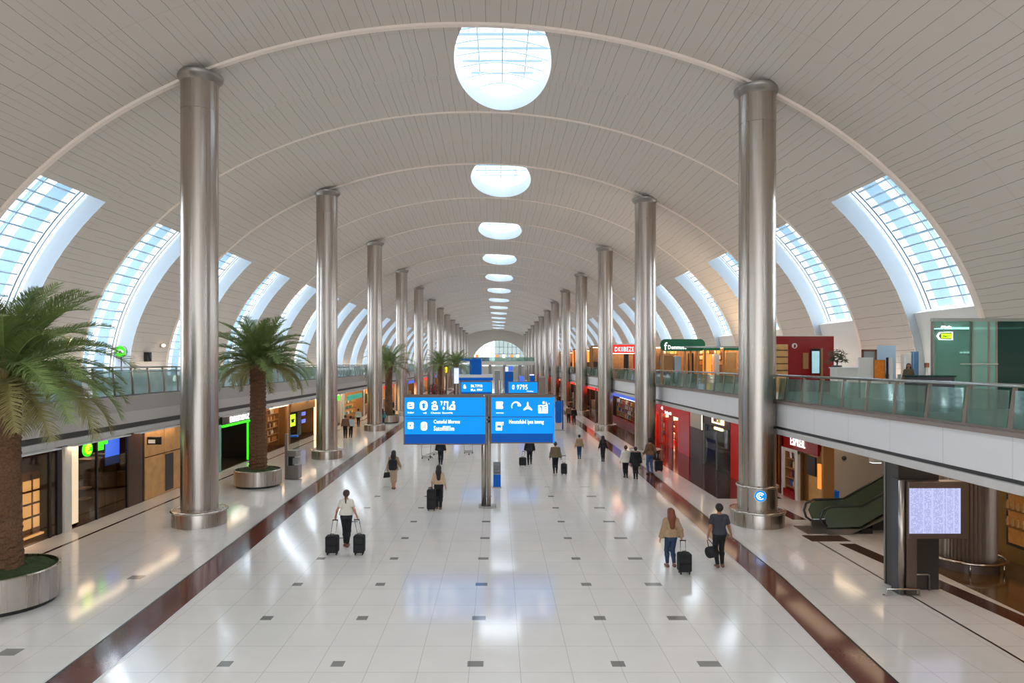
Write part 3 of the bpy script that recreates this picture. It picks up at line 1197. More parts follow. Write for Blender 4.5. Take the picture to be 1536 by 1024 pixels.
def palm(x, d, z0, trunk_h, r, R, nf, label, seed, detail=1.0):
    rnd = random.Random(seed)
    t = thing('date_palm', label, 'palm tree', (x, d, z0), rnd.uniform(0, 6))
    # trunk: spiral of old leaf bases
    nr, nc = int(trunk_h / .055), 36
    vs, fs = [], []
    for i in range(nr + 1):
        zz = trunk_h * i / nr
        f = i / nr
        rad = r * (1.12 - .18 * min(1, f * 2.5) + .10 * max(0, f - .88) / .12)
        for j in range(nc):
            u = j / nc * 9 + (i % 8) * 0
            ph = (zz / .19 + (int(j / 4) % 2) * .5) % 1.0
            bulge = (1 - ph) * .2 * (1 - abs((j % 4) - 1.5) / 3.0)
            a = 2 * PI * j / nc
            q = rad * (1 + bulge + rnd.uniform(-.035, .035))
            vs.append((q * math.cos(a), q * math.sin(a), zz))
    for i in range(nr):
        for j in range(nc):
            j2 = (j + 1) % nc
            fs.append((i * nc + j, i * nc + j2, (i + 1) * nc + j2, (i + 1) * nc + j))
    MB().add(vs, fs).build('trunk', M['trunk'], t, False, local=True)
    ht = MB()
    for i in range(26):
        a, e = rnd.uniform(0, 2 * PI), rnd.uniform(.5, 1.2)
        ht.tube([(r * .7 * math.cos(a), r * .7 * math.sin(a), trunk_h - .45 + .4 * rnd.random()), (r * 1.5 * math.cos(a), r * 1.5 * math.sin(a), trunk_h + .05 + .5 * e)], [.06, .03], 5)
    ht.build('leaf_bases', M['stalk'], t, True, local=True)
    var = []
    for L, bend in ((1.0, .8), (1.05, 1.2), (1.08, 1.45), (1.0, 1.5)):
        me = frond_mesh('frond', R * L, bend, int(84 * detail), R * .235, rnd)
        var.append(me)
    meshes = [None] * 8
    for i in range(nf):
        f = i / (nf - 1)
        el = 1.4 - f * 1.5                      # from nearly upright to drooping below the crown
        vi = 0 if f < .25 else (1 if f < .55 else (2 if f < .8 else 3))
        key = vi + (4 if f > .86 else 0)
        if meshes[key] is None:
            o = var[vi].build('frond', M['frond_dry'] if key > 3 else M['frond'], t, False, local=True)
            meshes[key] = o
        else:
            o = meshes[key].copy()
            COL.objects.link(o)
        az = i * 2.39996 + rnd.uniform(-.25, .25)
        o.location = (r * .35 * math.cos(az), r * .35 * math.sin(az), trunk_h - .05 + .3 * (1 - f))
        o.rotation_euler = (rnd.uniform(-.35, .35), -el, az)
        k = rnd.uniform(.82, 1.06) * (.85 if f < .12 else 1)
        o.scale = (k, k, k)
    return t


def planter(x, d, r, h, label, group='steel palm planters'):
    t = thing('palm_planter', label, 'planter', (x, d, 0), 0, group)
    MB().lathe([(r - .1, 0), (r - .1, .1)], 48).build('plinth', M['black'], t, 'auto', local=True)
    MB().lathe([(r - .04, .1), (r, .11), (r, h - .02), (r - .02, h), (r - .06, h), (r - .06, h - .12)], 56).build('drum', M['steel'], t, 'auto', local=True)
    vs, fs = [], []
    rnd = random.Random(3)
    n, q = 40, 12
    for i in range(q + 1):
        for j in range(n):
            rr = (r - .06) * i / q
            vs.append((rr * math.cos(2 * PI * j / n), rr * math.sin(2 * PI * j / n), h - .1 + .13 * math.sqrt(max(0, 1 - (i / q) ** 2)) + rnd.uniform(-.03, .03)))
    for i in range(q):
        for j in range(n):
            fs.append((i * n + j, (i + 1) * n + j, (i + 1) * n + (j + 1) % n, i * n + (j + 1) % n))
    MB().add(vs, fs).build('ground_cover', M['moss'], t, False, local=True)
    return t


PX1, PD1 = px(3, 16.7), 16.7
planter(PX1, PD1, 1.25, .9, 'low round steel planter under the largest palm, edge of the photo')
palm(PX1 + .12, PD1, .86, 4.75, .3, 3.0, 66, 'largest date palm with spreading green fronds in the nearest steel planter', 11)
PX2, PD2 = px(387, 32.8), 32.8
planter(PX2, PD2, 1.12, .82, 'round steel planter between the first two columns, holding the second palm')
palm(PX2, PD2, .78, 5.15, .36, 2.75, 60, 'bushy date palm with thick brown trunk between the first two columns', 23)
PX3, PD3 = px(583, 67.8), 67.8
planter(PX3, PD3, 1.1, .8, 'small distant steel planter just beyond the third column')
palm(PX3, PD3, .76, 4.95, .36, 2.9, 40, 'slim date palm rising just beyond the third column', 37, .6)
for i, (x, d, lb, lp) in enumerate(((px(660, 84), 84, 'distant green palm crown beside the yellow lit sign, nearer the columns', 'distant planter of the palm nearer the columns'),
                                    (px(684, 90), 90, 'distant green palm crown beside the yellow lit sign, nearer the hall middle', 'distant planter of the palm nearer the hall middle'))):
    planter(x, d, 1.1, .8, lp)
    palm(x, d, .76, 5.0, .3, 2.5, 36, lb, 51 + i, .6)


# ------------------------------------------------------------------ the blue hall signs
def sign_panel(parent, x0, x1, z0, z1, y, split, band, name='sign_panel'):
    """lit face with frame, divider line and dark band; returns the frame part"""
    fr = MB()
    e = .05
    fr.box(x0 - e, x1 + e, y, y + .26, z0 - e, z1 + e)
    f = fr.build('panel_case', M['bronze'], parent, bevel=.01)
    MB().box(x0, x1, y - .02, y + .01, z0 + band, z1).build('lit_face', M['blue_lit'], f)
    if band > 0:
        MB().box(x0, x1, y - .02, y + .01, z0, z0 + band).build('lower_band', M['blue_deep'], f)
    if split:
        MB().box(x0 + .02, x1 - .02, y - .03, y - .015, split - .015, split + .015).build('divider', M['navy'], f)
    return f


def icon(parent, kind, cx, cz, s, y):
    """white pictogram about S metres across, on the face at depth y"""
    wh, bl = MB(), MB()

    def fw(u, v, w):
        return (cx + u, y - w, cz + v)

    def fb_(u, v, w):
        return (cx + u, y - .012 - w, cz + v)
    W = lambda P: wh.poly(P[::-1], fw, .012)
    B = lambda P: bl.poly(P[::-1], fb_, .004)
    h = s / 2
    if kind == 'box':
        W(rrect(-h, h, -h, h, s * .22))
        B(rrect(-h * .55, h * .5, -h * .5, -h * .1, s * .06))
        B(rrect(-h * .5, 0, h * .1, h * .45, s * .06))
        W(rrect(h * .2, h * .62, h * .05, h * .5, s * .05))
    elif kind == 'person_oval':
        W(rrect(-h * .8, h * .8, -h, h, h * .75))
        B([(0, h * .6), (-h * .55, h * .05), (-h * .25, h * .05), (-h * .25, -h * .6), (h * .25, -h * .6), (h * .25, h * .05), (h * .55, h * .05)])
    elif kind == 'cap_person':
        W(circ(0, h * .55, h * .42))
        W(rrect(-h * .68, 0, h * .4, h * .62, h * .08))
        W(rrect(-h * .66, h * .66, -h, h * .12, h * .3))
        B(circ(h * .02, h * .45, h * .2))
        B(rrect(-h * .4, h * .4, -h * .6, -h * .3, h * .1))
    elif kind == 'marks':
        W([(-h, h), (-h * .5, h), (-h * .55, h * .55), (-h * .85, -h * .1), (-h * .75, h * .5)])
        W(rrect(-h * .15, h * .1, 0, h * .95, h * .1))
        W(rrect(-h * .15, h * .8, h * .72, h * .95, h * .1))
        W(rrect(h * .55, h * .8, -h, h * .9, h * .1))
        W(circ(-h * .25, -h * .62, h * .22, 14, h * .38))
        B(circ(-h * .25, -h * .62, h * .08, 10, h * .18))
    elif kind == 'sitter':
        W(circ(h * .35, h * .72, h * .3))
        W([(-h * .7, -h), (h * .75, -h), (h * .75, h * .1), (h * .3, h * .42), (-h * .1, h * .3), (-h * .7, -h * .45)])
        B([(-h * .35, -h * .5), (h * .3, -h * .5), (h * .3, -h * .2), (0, h * .05)])
    elif kind == 'arrow_tile':
        W(rrect(-h * .85, h * .85, -h, h, h * .3))
        B(rrect(-h * .12, h * .12, -h * .5, h * .5, h * .08))
        B([(-h * .5, 0), (0, h * .35), (0, -h * .35)])
    elif kind == 'bars':
        W(rrect(-h * .75, h * .75, -h, h, h * .6))
        for q in (-.4, -.1, .2):
            B(rrect(h * q, h * (q + .16), -h * .55, h * .6, h * .05))
    elif kind == 'flag':
        W([(-h, -h), (h * .8, -h), (h * .98, -h * .6), (h * .7, 0), (h * .98, h * .6), (h * .8, h), (-h, h)])
        B(rrect(-h * .6, h * .4, -h * .2, -h * .08, .01))
        B(rrect(-h * .6, h * .4, h * .25, h * .37, .01))
    elif kind == 'hook':
        P, Q = [], []
        for i in range(24):
            a = .1 + 3.5 * i / 23
            w_ = .06 + .2 * (1 - i / 23)
            P.append((h * .95 * math.cos(a), h * .95 * math.sin(a)))
            Q.append((h * (.95 - 2 * w_) * math.cos(a), h * (.95 - 2 * w_ * .8) * math.sin(a)))
        for i in range(23):
            W([P[i], P[i + 1], Q[i + 1], Q[i]])
        W([(h * .3, h * .05), (h * .95, -h * .02), (h * .98, h * .3), (h * .4, h * .5)])
    elif kind == 'plane':
        W([(0, h), (-h * .16, h * .75), (-h * .2, h * .1), (-h, -h * .72), (-h * .9, -h * .95), (-h * .2, -h * .62), (h * .2, -h * .62), (h * .9, -h * .95), (h, -h * .72), (h * .2, h * .1), (h * .16, h * .75)])
        B([(-h * .12, -h * .4), (h * .05, -h * .4), (h * .14, 0), (0, 0)])
    elif kind == 'book':
        W(rrect(-h, h, -h * .85, h * .85, h * .16))
        B(rrect(-h * .7, -h * .15, h * .35, h * .62, h * .06))
        B(rrect(-h * .34, -h * .15, -h * .6, h * .5, h * .06))
        B(rrect(h * .18, h * .8, h * .4, h * .62, h * .06))
        for q in (.05, -.25, -.55):
            B(rrect(h * .18, h * .8, h * q, h * (q + .14), .01))
        W(rrect(-h * .1, h * .35, h * 1.1, h * 1.6, h * .1))
        W(rrect(h * .6, h * .74, h * .98, h * 1.5, .01))
        W(rrect(h * .6, h * .95, h * .98, h * 1.1, .01))
        W(circ(h * 1.25, h * 1.15, h * .09, 8))
    elif kind == 'page':
        W(rrect(-h * .85, h * .65, -h, h, h * .12))
        W(rrect(h * .7, h * .95, h * .75, h, .01))
        W(rrect(h * .84, h * .95, h * .2, h, .01))
        B(rrect(-h * .5, h * .4, -h * .35, h * .25, h * .1))
        W(rrect(-h * .3, h * .2, -h * .3, -h * .05, .01))
    o = wh.build('pictogram', M['white_lit'], parent)
    if bl.v:
        bl.build('pictogram_detail', M['blue_lit'], o)
    return o


SD = 27.9
sg = thing('wayfinding_sign', 'large double blue hall sign with white pictograms on a steel post, nearest the camera', 'sign', (px(729, SD), SD, 0))
pxs = px(729, SD)
q = MB()
q.tube([(pxs - .09, SD + .05, 0), (pxs - .09, SD + .05, 4.68)], .105, 18)
q.build('post', M['steel'], sg, True)
q = MB()
q.tube([(pxs + .12, SD + .05, 0), (pxs + .12, SD + .05, 4.68)], .085, 18)
q.build('post', M['signpost'], sg, True)
q = MB()
q.box(pxs - .3, pxs + .42, SD - .25, SD + .35, 0, .06)
q.build('base_plate', M['steel_dull'], sg, bevel=.015)
q = MB()
q.box(px(606, SD), px(833, SD), SD - .04, SD + .14, 4.6, 4.7)
q.build('top_beam', M['bronze'], sg, bevel=.01)
q = MB()
for z in (3.55, 3.72):
    q.lathe([(.19, 0), (.19, .07)], 18, (pxs, SD + .05, z))
q.build('clamp', M['steel_dull'], sg, 'auto')
yF = SD - .2
zT, zB = pz(596, yF), pz(665, yF)
zS, zS2, zD = pz(624, yF), pz(628, yF), pz(651, yF)
A = sign_panel(sg, px(607, yF), px(728, yF), zB, zT, yF, zS, zD - zB)
MB().box(px(609, yF), px(655, yF), yF - .03, yF - .015, zS2 - .012, zS2 + .012).build('divider', M['navy'], A)
yI = yF - .02
for k, xx, yy, ss in (('box', 616, 608, 10), ('person_oval', 635.5, 608, 14.5), ('cap_person', 652, 608, 14), ('marks', 667, 608, 13), ('sitter', 678, 608, 13), ('arrow_tile', 616, 638, 10), ('bars', 636, 639, 13)):
    icon(A, k, px(xx, yI), pz(yy, yI), ss * yI / F, yI)
s1 = yI / F
XD, ZD = (1, 0, 0), (0, 0, 1)
for s, x_, y_, sz in (('Indor', 611.3, 619.8, 4.2), ('wifi', 634.6, 620.2, 3.6), ('Chemist', 646.2, 620.2, 4.0), ('Souvn', 663.2, 620.2, 4.0), ('Mlt', 674, 620.2, 3.6)):
    text(s, sz * s1, M['white_lit'], A, (px(x_, yI), yI, pz(y_, yI)), XD, ZD)
text('Castoful Moross', 8.0 * s1, M['white_lit'], A, (px(650.5, yI), yI, pz(634.8, yI)), XD, ZD, sx=.68, bold=.002)
text('Satoffillllm', 10.0 * s1, M['white_lit'], A, (px(650.5, yI), yI, pz(645.6, yI)), XD, ZD, sx=.68, bold=.002)
zT, zB = pz(596, yF), pz(663, yF)
zS, zD = pz(625, yF), pz(650, yF)
Bp = sign_panel(sg, px(737, yF), px(829, yF), zB, zT, yF, zS, zD - zB)
MB().box(px(829.4, yF), px(831.6, yF), yF - .04, yF + .2, zB - .03, zT + .03).build('side_trim', M['blue_lit'], Bp)
for k, xx, yy, ss in (('flag', 749.5, 607.5, 11), ('hook', 774, 609, 15), ('plane', 791.6, 609, 13.5), ('book', 814.5, 613.5, 14.5), ('page', 749, 639, 12.5)):
    icon(Bp, k, px(xx, yI), pz(yy, yI), ss * s1, yI)
text('souvrous', 3.6 * s1, M['white_lit'], Bp, (px(744, yI), yI, pz(620, yI)), XD, ZD, sx=.8)
text('Hosatufubd Ipaa ismmg', 8.2 * s1, M['white_lit'], Bp, (px(763.5, yI), yI, pz(635, yI)), XD, ZD, sx=.62, bold=.002)

# second pair, farther along the hall
SD2 = 51.5
sg2 = thing('wayfinding_sign', 'smaller double blue hall sign standing farther off behind the large one', 'sign', (px(749, SD2), SD2, 0))
q = MB()
q.tube([(px(749, SD2), SD2 + .1, 0), (px(749, SD2), SD2 + .1, 4.7)], .12, 14)
q.build('post', M['steel'], sg2, True)
q = MB()
q.box(px(690, SD2), px(807, SD2), SD2 + .02, SD2 + .18, 3.62, 3.7)
q.build('beam', M['bronze'], sg2)
y2 = SD2 - .1
s2 = y2 / F
C1 = sign_panel(sg2, px(692, y2), px(737, y2), pz(590, y2), pz(573, y2), y2, None, .12)
y2 -= .02
icon(C1, 'cap_person', px(697, y2), pz(579.5, y2), 6 * s2, y2)
text('BLTPIB', 5.6 * s2, M['white_lit'], C1, (px(706, y2), y2, pz(580.5, y2)), XD, ZD, bold=.003)
text('BLs. PIW', 4.4 * s2, M['white_lit'], C1, (px(706, y2), y2, pz(586, y2)), XD, ZD, bold=.006)
C2 = sign_panel(sg2, px(763, y2), px(806, y2), pz(589, y2 + .02), pz(573, y2), y2 + .02, None, 0)
text('0 9795', 10.5 * s2, M['white_lit'], C2, (px(768, y2), y2, pz(584, y2)), XD, ZD, sx=.76, bold=.004)
text('Wunbay', 2.8 * s2, M['white_lit'], C2, (px(790, y2), y2, pz(587.4, y2)), XD, ZD)
# blue banner beside the big sign, farther off
bd = 60.0
bn = thing('blue_banner', 'tall narrow blue banner on a stand beyond the big hall sign', 'banner', (px(838, bd), bd, 0))
q = MB()
q.rbox(px(833, bd), px(842.5, bd), bd - .06, bd + .06, pz(634, bd), pz(601, bd), .12)
q.build('banner_panel', M['blue'], bn)
q = MB()
q.box(px(843, bd), px(845, bd), bd - .1, bd + .1, 0, pz(600, bd))
q.build('post', M['navy'], bn)
q = MB()
q.box(px(832, bd), px(846, bd), bd - .4, bd + .4, 0, .08)
q.build('base_plate', M['grey'], bn)
# leaflet stand behind the sign post
ld = 32.3
lt = thing('leaflet_stand', 'blue and grey leaflet stand just behind the big sign post', 'stand', (px(745.5, ld), ld, 0))
zt_, zm_ = pz(693, ld), pz(711, ld)
q = MB()
q.box(px(740, ld), px(751, ld), ld - .15, ld + .15, .05, zm_)
q.build('cabinet', M['blue'], lt, bevel=.01)
q = MB()
q.box(px(740, ld), px(751, ld), ld + .08, ld + .14, zm_, zt_)
for i in range(4):
    z = zm_ + (zt_ - zm_) * i / 4
    q.box(px(740, ld), px(751, ld), ld - .12, ld + .08, z, z + .02)
    q.box(px(740, ld), px(751, ld), ld - .13, ld - .11, z, z + .06)
q.build('rack', M['grey'], lt)
q = MB()
q.box(px(739, ld), px(752, ld), ld - .2, ld + .2, 0, .05)
q.build('base_plate', M['steel_dull'], lt)


# ------------------------------------------------------------------ luggage
def suitcase(x, d, w, h, dep, label, rz=0, hand=None, handle=.42, m='blackfab', group=None):
    """upright trolley case; HAND = world point that the pulled-out handle reaches"""
    t = thing('suitcase', label, 'suitcase', (x, d, 0), rz, group)
    b = MB().rbox(-w / 2, w / 2, -dep / 2, dep / 2, .07, h, min(.07, w * .15), 4)
    b.build('shell', M[m], t, local=True, bevel=.03)
    MB().rbox(-w * .38, w * .38, -dep / 2 - .045, -dep / 2 + .01, h * .16, h * .52, .03, 3).build('front_pocket', M[m], t, local=True, bevel=.012)
    MB().rbox(-w * .36, w * .36, -dep / 2 - .03, -dep / 2 + .01, h * .58, h * .88, .03, 3).build('front_pocket', M[m], t, local=True, bevel=.01)
    MB().tube([(-w * .16, 0, h - .01), (-w * .14, 0, h + .045), (w * .14, 0, h + .045), (w * .16, 0, h - .01)], .012, 6).build('carry_grip', M['rubber'], t, True, local=True)
    for sx in (-1, 1):
        for sy in (-1, 1):
            g = MB()
            g.tube([(sx * (w / 2 - .06) - .014, sy * (dep / 2 - .05), .038), (sx * (w / 2 - .06) + .014, sy * (dep / 2 - .05), .038)], .037, 12)
            g.build('wheel', M['rubber'], t, True, local=True)
    if handle or hand:
        if hand is None:
            hp = Vector((0, dep / 2 - .03, h + handle))
        else:
            hp = Matrix.Rotation(-rz, 3, 'Z') @ (Vector(hand) - Vector((x, d, 0)))
        k = MB()
        for sx in (-.075, .075):
            k.tube([(sx, dep / 2 - .03, h - .02), (hp.x + sx, hp.y, hp.z)], .011, 6)
        k.build('handle_rod', M['steel_ring'], t, True, local=True)
        MB().tube([(hp.x - .09, hp.y, hp.z), (hp.x + .09, hp.y, hp.z)], .018, 8).build('handle_grip', M['rubber'], t, True, local=True)
    return t


# ------------------------------------------------------------------ luggage trolleys behind the big sign
def trolley(x, d, rz, label):
    t = thing('luggage_trolley', label, 'trolley', (x, d, 0), rz, 'luggage trolleys')
    b = MB()
    for sx in (-.28, .28):
        b.tube([(sx, -.5, .14), (sx, .4, .2), (sx, .5, .98), (sx * .9, .58, 1.02)], .018, 6)
    b.tube([(-.25, .58, 1.02), (.25, .58, 1.02)], .022, 6)
    b.build('frame', M['steel_dull'], t, True, local=True)
    b = MB()
    for i in range(5):
        b.tube([(-.26, -.45 + .2 * i, .16 + .01 * i), (.26, -.45 + .2 * i, .16 + .01 * i)], .012, 5)
    b.build('deck_bars', M['steel_dull'], t, True, local=True)
    b = MB()
    for i in range(5):
        b.tube([(-.26 + .13 * i, .38, .72), (-.26 + .13 * i, .12, .72), (-.26 + .13 * i, .12, .92)], .008, 5)
    b.tube([(-.26, .12, .92), (.26, .12, .92)], .01, 5)
    b.build('basket', M['steel_dull'], t, True, local=True)
    for sx, sy in ((-.26, .38), (.26, .38), (0, -.42)):
        MB().tube([(sx - .02, sy, .06), (sx + .02, sy, .06)], .06, 12).build('wheel', M['rubber'], t, True, local=True)
    return t


x_, d_ = fl(641, 689)
trolley(x_, d_, .3, 'empty steel luggage trolley under the left sign panel, beside the walker in black')
x_, d_ = fl(651, 684)
trolley(x_, d_, -.5, 'steel luggage trolley just behind another one, under the left sign panel')
x_, d_ = fl(703, 681)
trolley(x_, d_, .1, 'steel luggage trolley seen under the inner edge of the left sign panel')

# information totem between palm planter and second column
x_, d_ = fl(440, 718)
tt = thing('information_kiosk', 'freestanding steel and glass information kiosk beside the second palm planter', 'kiosk', (x_, d_, 0))
sc = d_ / F
q = MB().box(x_ - .42, x_ - .28, d_ - .1, d_ + .1, 0, 2.35)
q.build('post', M['steel'], tt, bevel=.01)
q = MB().box(x_ - .26, x_ + .36, d_ - .3, d_ + .3, .04, .72)
q.build('cabinet', M['steel_dull'], tt, bevel=.03)
q = MB().hexa([(x_ - .2, d_ - .22, .72), (x_ + .0, d_ - .22, .72), (x_ + .0, d_ + .22, .72), (x_ - .2, d_ + .22, .72), (x_ - .2, d_ - .22, 1.2), (x_ + .0, d_ - .22, 1.2), (x_ + .0, d_ + .22, 1.2), (x_ - .2, d_ + .22, 1.2)])
q.build('pedestal', M['black'], tt)
q = MB().rbox(x_ - .22, x_ + .3, d_ - .3, d_ + .28, 1.2, 1.5, .05, 3, 'z')
q.build('console', M['steel_dull'], tt)
q = MB().box(x_ + .02, x_ + .3, d_ - .2, d_ + .2, .8, 1.1)
q.build('drawer_box', M['grey'], tt, bevel=.02)
q = MB().box(x_ - .24, x_ + .3, d_ - .02, d_ + .02, 1.52, 2.55)
q.build('glass_screen', M['glass_clear'], tt)
q = MB().rbox(x_ - .1, x_ + .26, d_ - .25, d_ + .1, 2.2, 2.28, .04, 3, 'z')
q.build('blue_cap', M['blue'], tt)

# ------------------------------------------------------------------ round green sign on the left gallery
gd = 31.0
gx = px(181, gd)
gs_ = thing('round_sign', 'round lit green sign on a thin pole on the palm side gallery', 'sign', (gx, gd, ZL))
gz = pz(527, gd)
q = MB()
q.tube([(gx, gd + .05, ZL), (gx, gd + .05, gz - .2)], .03, 8)
q.build('pole', M['post'], gs_, True)
q = MB()
q.poly(circ(gx, gz, .29), lambda u, v, w: (u, gd + .06 - w, v), .1)
q.build('rim', M['white'], gs_)
q = MB()
q.poly(circ(gx, gz, .25), lambda u, v, w: (u, gd - .04 - w, v), .012)
q.build('face', M['green_lit'], gs_)
q = MB()
q.poly([(gx - .16, gz - .03), (gx - .1, gz + .06), (gx + .02, gz + .09), (gx + .14, gz + .04), (gx + .17, gz - .03), (gx + .08, gz - .07), (gx + .03, gz - .04), (gx - .06, gz - .04), (gx - .1, gz - .08)][::-1], lambda u, v, w: (u, gd - .052 - w, v), .012)
q.build('emblem', M['white_lit'], gs_)

# small wall lamps and a loudspeaker at the foot of the left vault
for i, (dd, lb) in enumerate(((32.3, 'warm wall lamp on the vault just past the first arched window of the palm side'), (41.2, 'warm wall lamp on the vault just past the second arched window of the palm side'))):
    X, Z = vault(PI - .155)
    t = thing('wall_lamp', lb, 'lamp', (X + .02, dd, Z), 0, 'warm wall lamps')
    MB().box(X + .02, X + .1, dd - .1, dd + .1, Z - .12, Z + .08).build('back_plate', M['steel_dull'], t)
    MB().ball((X + .2, dd, Z), .11, .11, .09).build('globe', M['warm_light'], t, True)
X, Z = vault(PI - .1)
t = thing('loudspeaker', 'small black loudspeaker on the vault wall next to the nearest palm side column', 'speaker', (X + .05, 39.6, Z))
MB().rbox(X + .05, X + .35, 39.4, 39.8, Z - .25, Z + .3, .06, 3, 'z').build('case', M['black'], t)
MB().poly(circ(39.6, Z + .05, .13), lambda u, v, w: (X + .35 + w, u, v), .02).build('cone', M['charcoal'], t)

# ------------------------------------------------------------------ flight board, dark pillar, fluted column
pd_ = 17.9
pl = thing('dark_pillar', 'square dark grey pillar rising to the gallery behind the flight information board', 'pillar', (11.4, 18.0, 0))
pl['kind'] = 'thing'
MB().box(10.6, 11.7, 17.68, 18.24, 0, 3.38).build('pillar_body', M['pillar'], pl, bevel=.015)
MB().box(10.57, 10.6, 18.2, 18.27, 0, 3.36).build('edge_strip', M['steel_dull'], pl)
bd2 = 17.35
fb2 = thing('flight_board', 'flight information board with lavender screen on a bronze post', 'information board', (px(1372, bd2), bd2, 0))
q = MB()
q.box(px(1357, bd2), px(1372, bd2), bd2 - .1, bd2 + .25, 0, pz(726, bd2))
q.build('post', M['bronze'], fb2, bevel=.01)
q = MB()
q.tube([(px(1352, bd2), bd2 + .0, 0), (px(1352, bd2), bd2 + .0, pz(720, bd2))], .085, 14)
q.build('steel_edge', M['steel'], fb2, True)
q = MB()
q.box(px(1347, bd2), px(1350, bd2), bd2, bd2 + .3, 0, pz(718, bd2))
q.build('side_panel', M['charcoal'], fb2)
hb = MB()
hb.box(px(1357.5, bd2), px(1448, bd2), bd2 - .14, bd2 + .2, pz(806, bd2), pz(721, bd2))
hd = hb.build('screen_case', M['bronze'], fb2, bevel=.015)
sb = MB()
y_ = bd2 - .155
sb.add([(px(1364, y_), y_, pz(800, y_)), (px(1441, y_), y_, pz(800, y_)), (px(1441, y_), y_, pz(732, y_)), (px(1364, y_), y_, pz(732, y_))], [(0, 1, 2, 3)])
sb.uv = [(0, 0), (1, 0), (1, 1), (0, 1)]
sb.build('screen', M['board'], hd)
q = MB()
xa, xb = px(1323, bd2), px(1372, bd2)
q.tube([(xa, bd2 - .05, .0), (xa, bd2 - .2, .04), (xa, bd2 - .2, .2), (xb, bd2 - .2, .2), (xb, bd2 - .2, .04), (xb, bd2 - .05, 0)], .022, 8)
q.build('kick_rail', M['steel_ring'], fb2, True)
MB().box(xa, xb, bd2 - .195, bd2 - .185, .03, .18).build('kick_glass', M['glass_clear'], fb2)
q = MB()
q.tube([(px(1372, bd2) + .06, bd2 + .3, .42), (px(1402, bd2), bd2 + .3, .42), (px(1405, bd2), bd2 + .3, .4), (px(1405, bd2), bd2 + .3, .0)], .03, 8)
q.build('foot_rail', M['steel_dull'], fb2, True)
lv = thing('light_tube', 'short vertical lavender light strip above the flight board', 'light', (px(1399, 18.0), 17.9, 2.9))
MB().box(px(1396.5, 17.9), px(1402, 17.9), 17.86, 17.93, pz(722, 17.9), 3.37).build('tube', M['lav'], lv)
MB().box(px(1396, 17.9), px(1402.5, 17.9), 17.86, 17.95, 3.34, 3.4).build('holder', M['steel_dull'], lv)

cx_, cd_ = px(1450, 19.7), 19.7
fc = thing('fluted_column', 'round fluted dark metal column under the gallery beside the gold wall', 'column', (cx_, cd_, 0))
fc['kind'] = 'thing'
vs, fs = [], []
NF = 44
for z in (.3, 3.38):
    for j in range(NF * 4):
        a = 2 * PI * j / (NF * 4)
        rr = .71 + .032 * (abs(((j % 4) - 2)) - 1)
        vs.append((rr * math.cos(a), rr * math.sin(a), z))
n = NF * 4
fs = [(j, (j + 1) % n, n + (j + 1) % n, n + j) for j in range(n)]
MB().add(vs, fs).build('fluted_shaft', M['fluted'], fc, False, local=True)
MB().lathe([(.8, 0), (.8, .3), (.72, .32)], 40).build('plinth', M['bronze'], fc, 'auto', local=True)
MB().torus(.96, .04, (0, 0, .32), 48).build('guard_ring', M['steel_ring'], fc, True, local=True)
st = MB()
for i in range(6):
    a = i * PI / 3
    st.tube([(.96 * math.cos(a), .96 * math.sin(a), 0), (.96 * math.cos(a), .96 * math.sin(a), .32)], .02, 6)
st.build('ring_post', M['steel_ring'], fc, True, local=True)

# ------------------------------------------------------------------ escalator
ed = 24.0
esc = thing('escalator', 'escalator with green glass sides rising under the gallery beside the dark pillar', 'escalator', (12.3, ed, 0))
EW = .62
SL = math.radians(30)


def esc_z(x):
    """step line height at world x (rises to +x from 12.4)"""
    return max(0.0, (x - 12.75) * math.tan(SL)) if x > 12.75 else 0.0


XE = 18.1
stp = MB()
x = 12.0
while x < XE - .4:
    z = esc_z(x + .2)
    stp.box(x, x + .398, ed - EW + .1, ed + EW - .1, max(-.05, z - .25), z + .04)
    x += .4
stp.build('steps', M['step'], esc)
for s in (-1, 1):
    y = ed + s * EW
    # truss side skirt
    P = [(11.55, 0), (12.9, 0), (XE, esc_z(XE) - .45), (XE, esc_z(XE) + .3), (12.7, .28), (11.55, .24)]
    if s < 0:
        P = [(11.55, 0.0), (12.3, 0), (XE, esc_z(XE) - .55), (XE, esc_z(XE) + .22), (12.75, .2), (11.55, .2)]
    MB().poly(P, lambda u, v, w: (u, y - .05 + w, v), .1).build('side_skirt', M['steel_dull'], esc)
    G = [(11.6, .24), (12.7, .28), (XE, esc_z(XE) + .3), (XE, esc_z(XE) + .95), (12.75, .95), (11.75, .95), (11.55, .85), (11.45, .6)]
    MB().poly(G, lambda u, v, w: (u, y - .01 + w, v), .02).build('glass_side', M['glass_esc'], esc)
    H_ = [(12.1, .16), (11.6, .18), (11.38, .34), (11.3, .58), (11.38, .84), (11.65, .98), (12.75, 1.0), (XE, esc_z(XE) + 1.0)]
    MB().tube([(u, y, v) for u, v in H_], .045, 8).build('handrail', M['grip'], esc, True)
    MB().tube([(11.6, y - s * .06, .26), (12.7, y - s * .06, .3), (XE, esc_z(XE) + .32 and y - s * .06, esc_z(XE) + .32)], .035, 6).build('deck_trim', M['rail'], esc, True)
MB().box(10.9, 12.0, ed - EW + .05, ed + EW - .05, 0, .03).build('comb_plate', M['steel_dull'], esc)
MB().box(10.6, 11.9, ed - 1.5, ed - .75, 0, .012).build('floor_plate', M['brown'], esc)
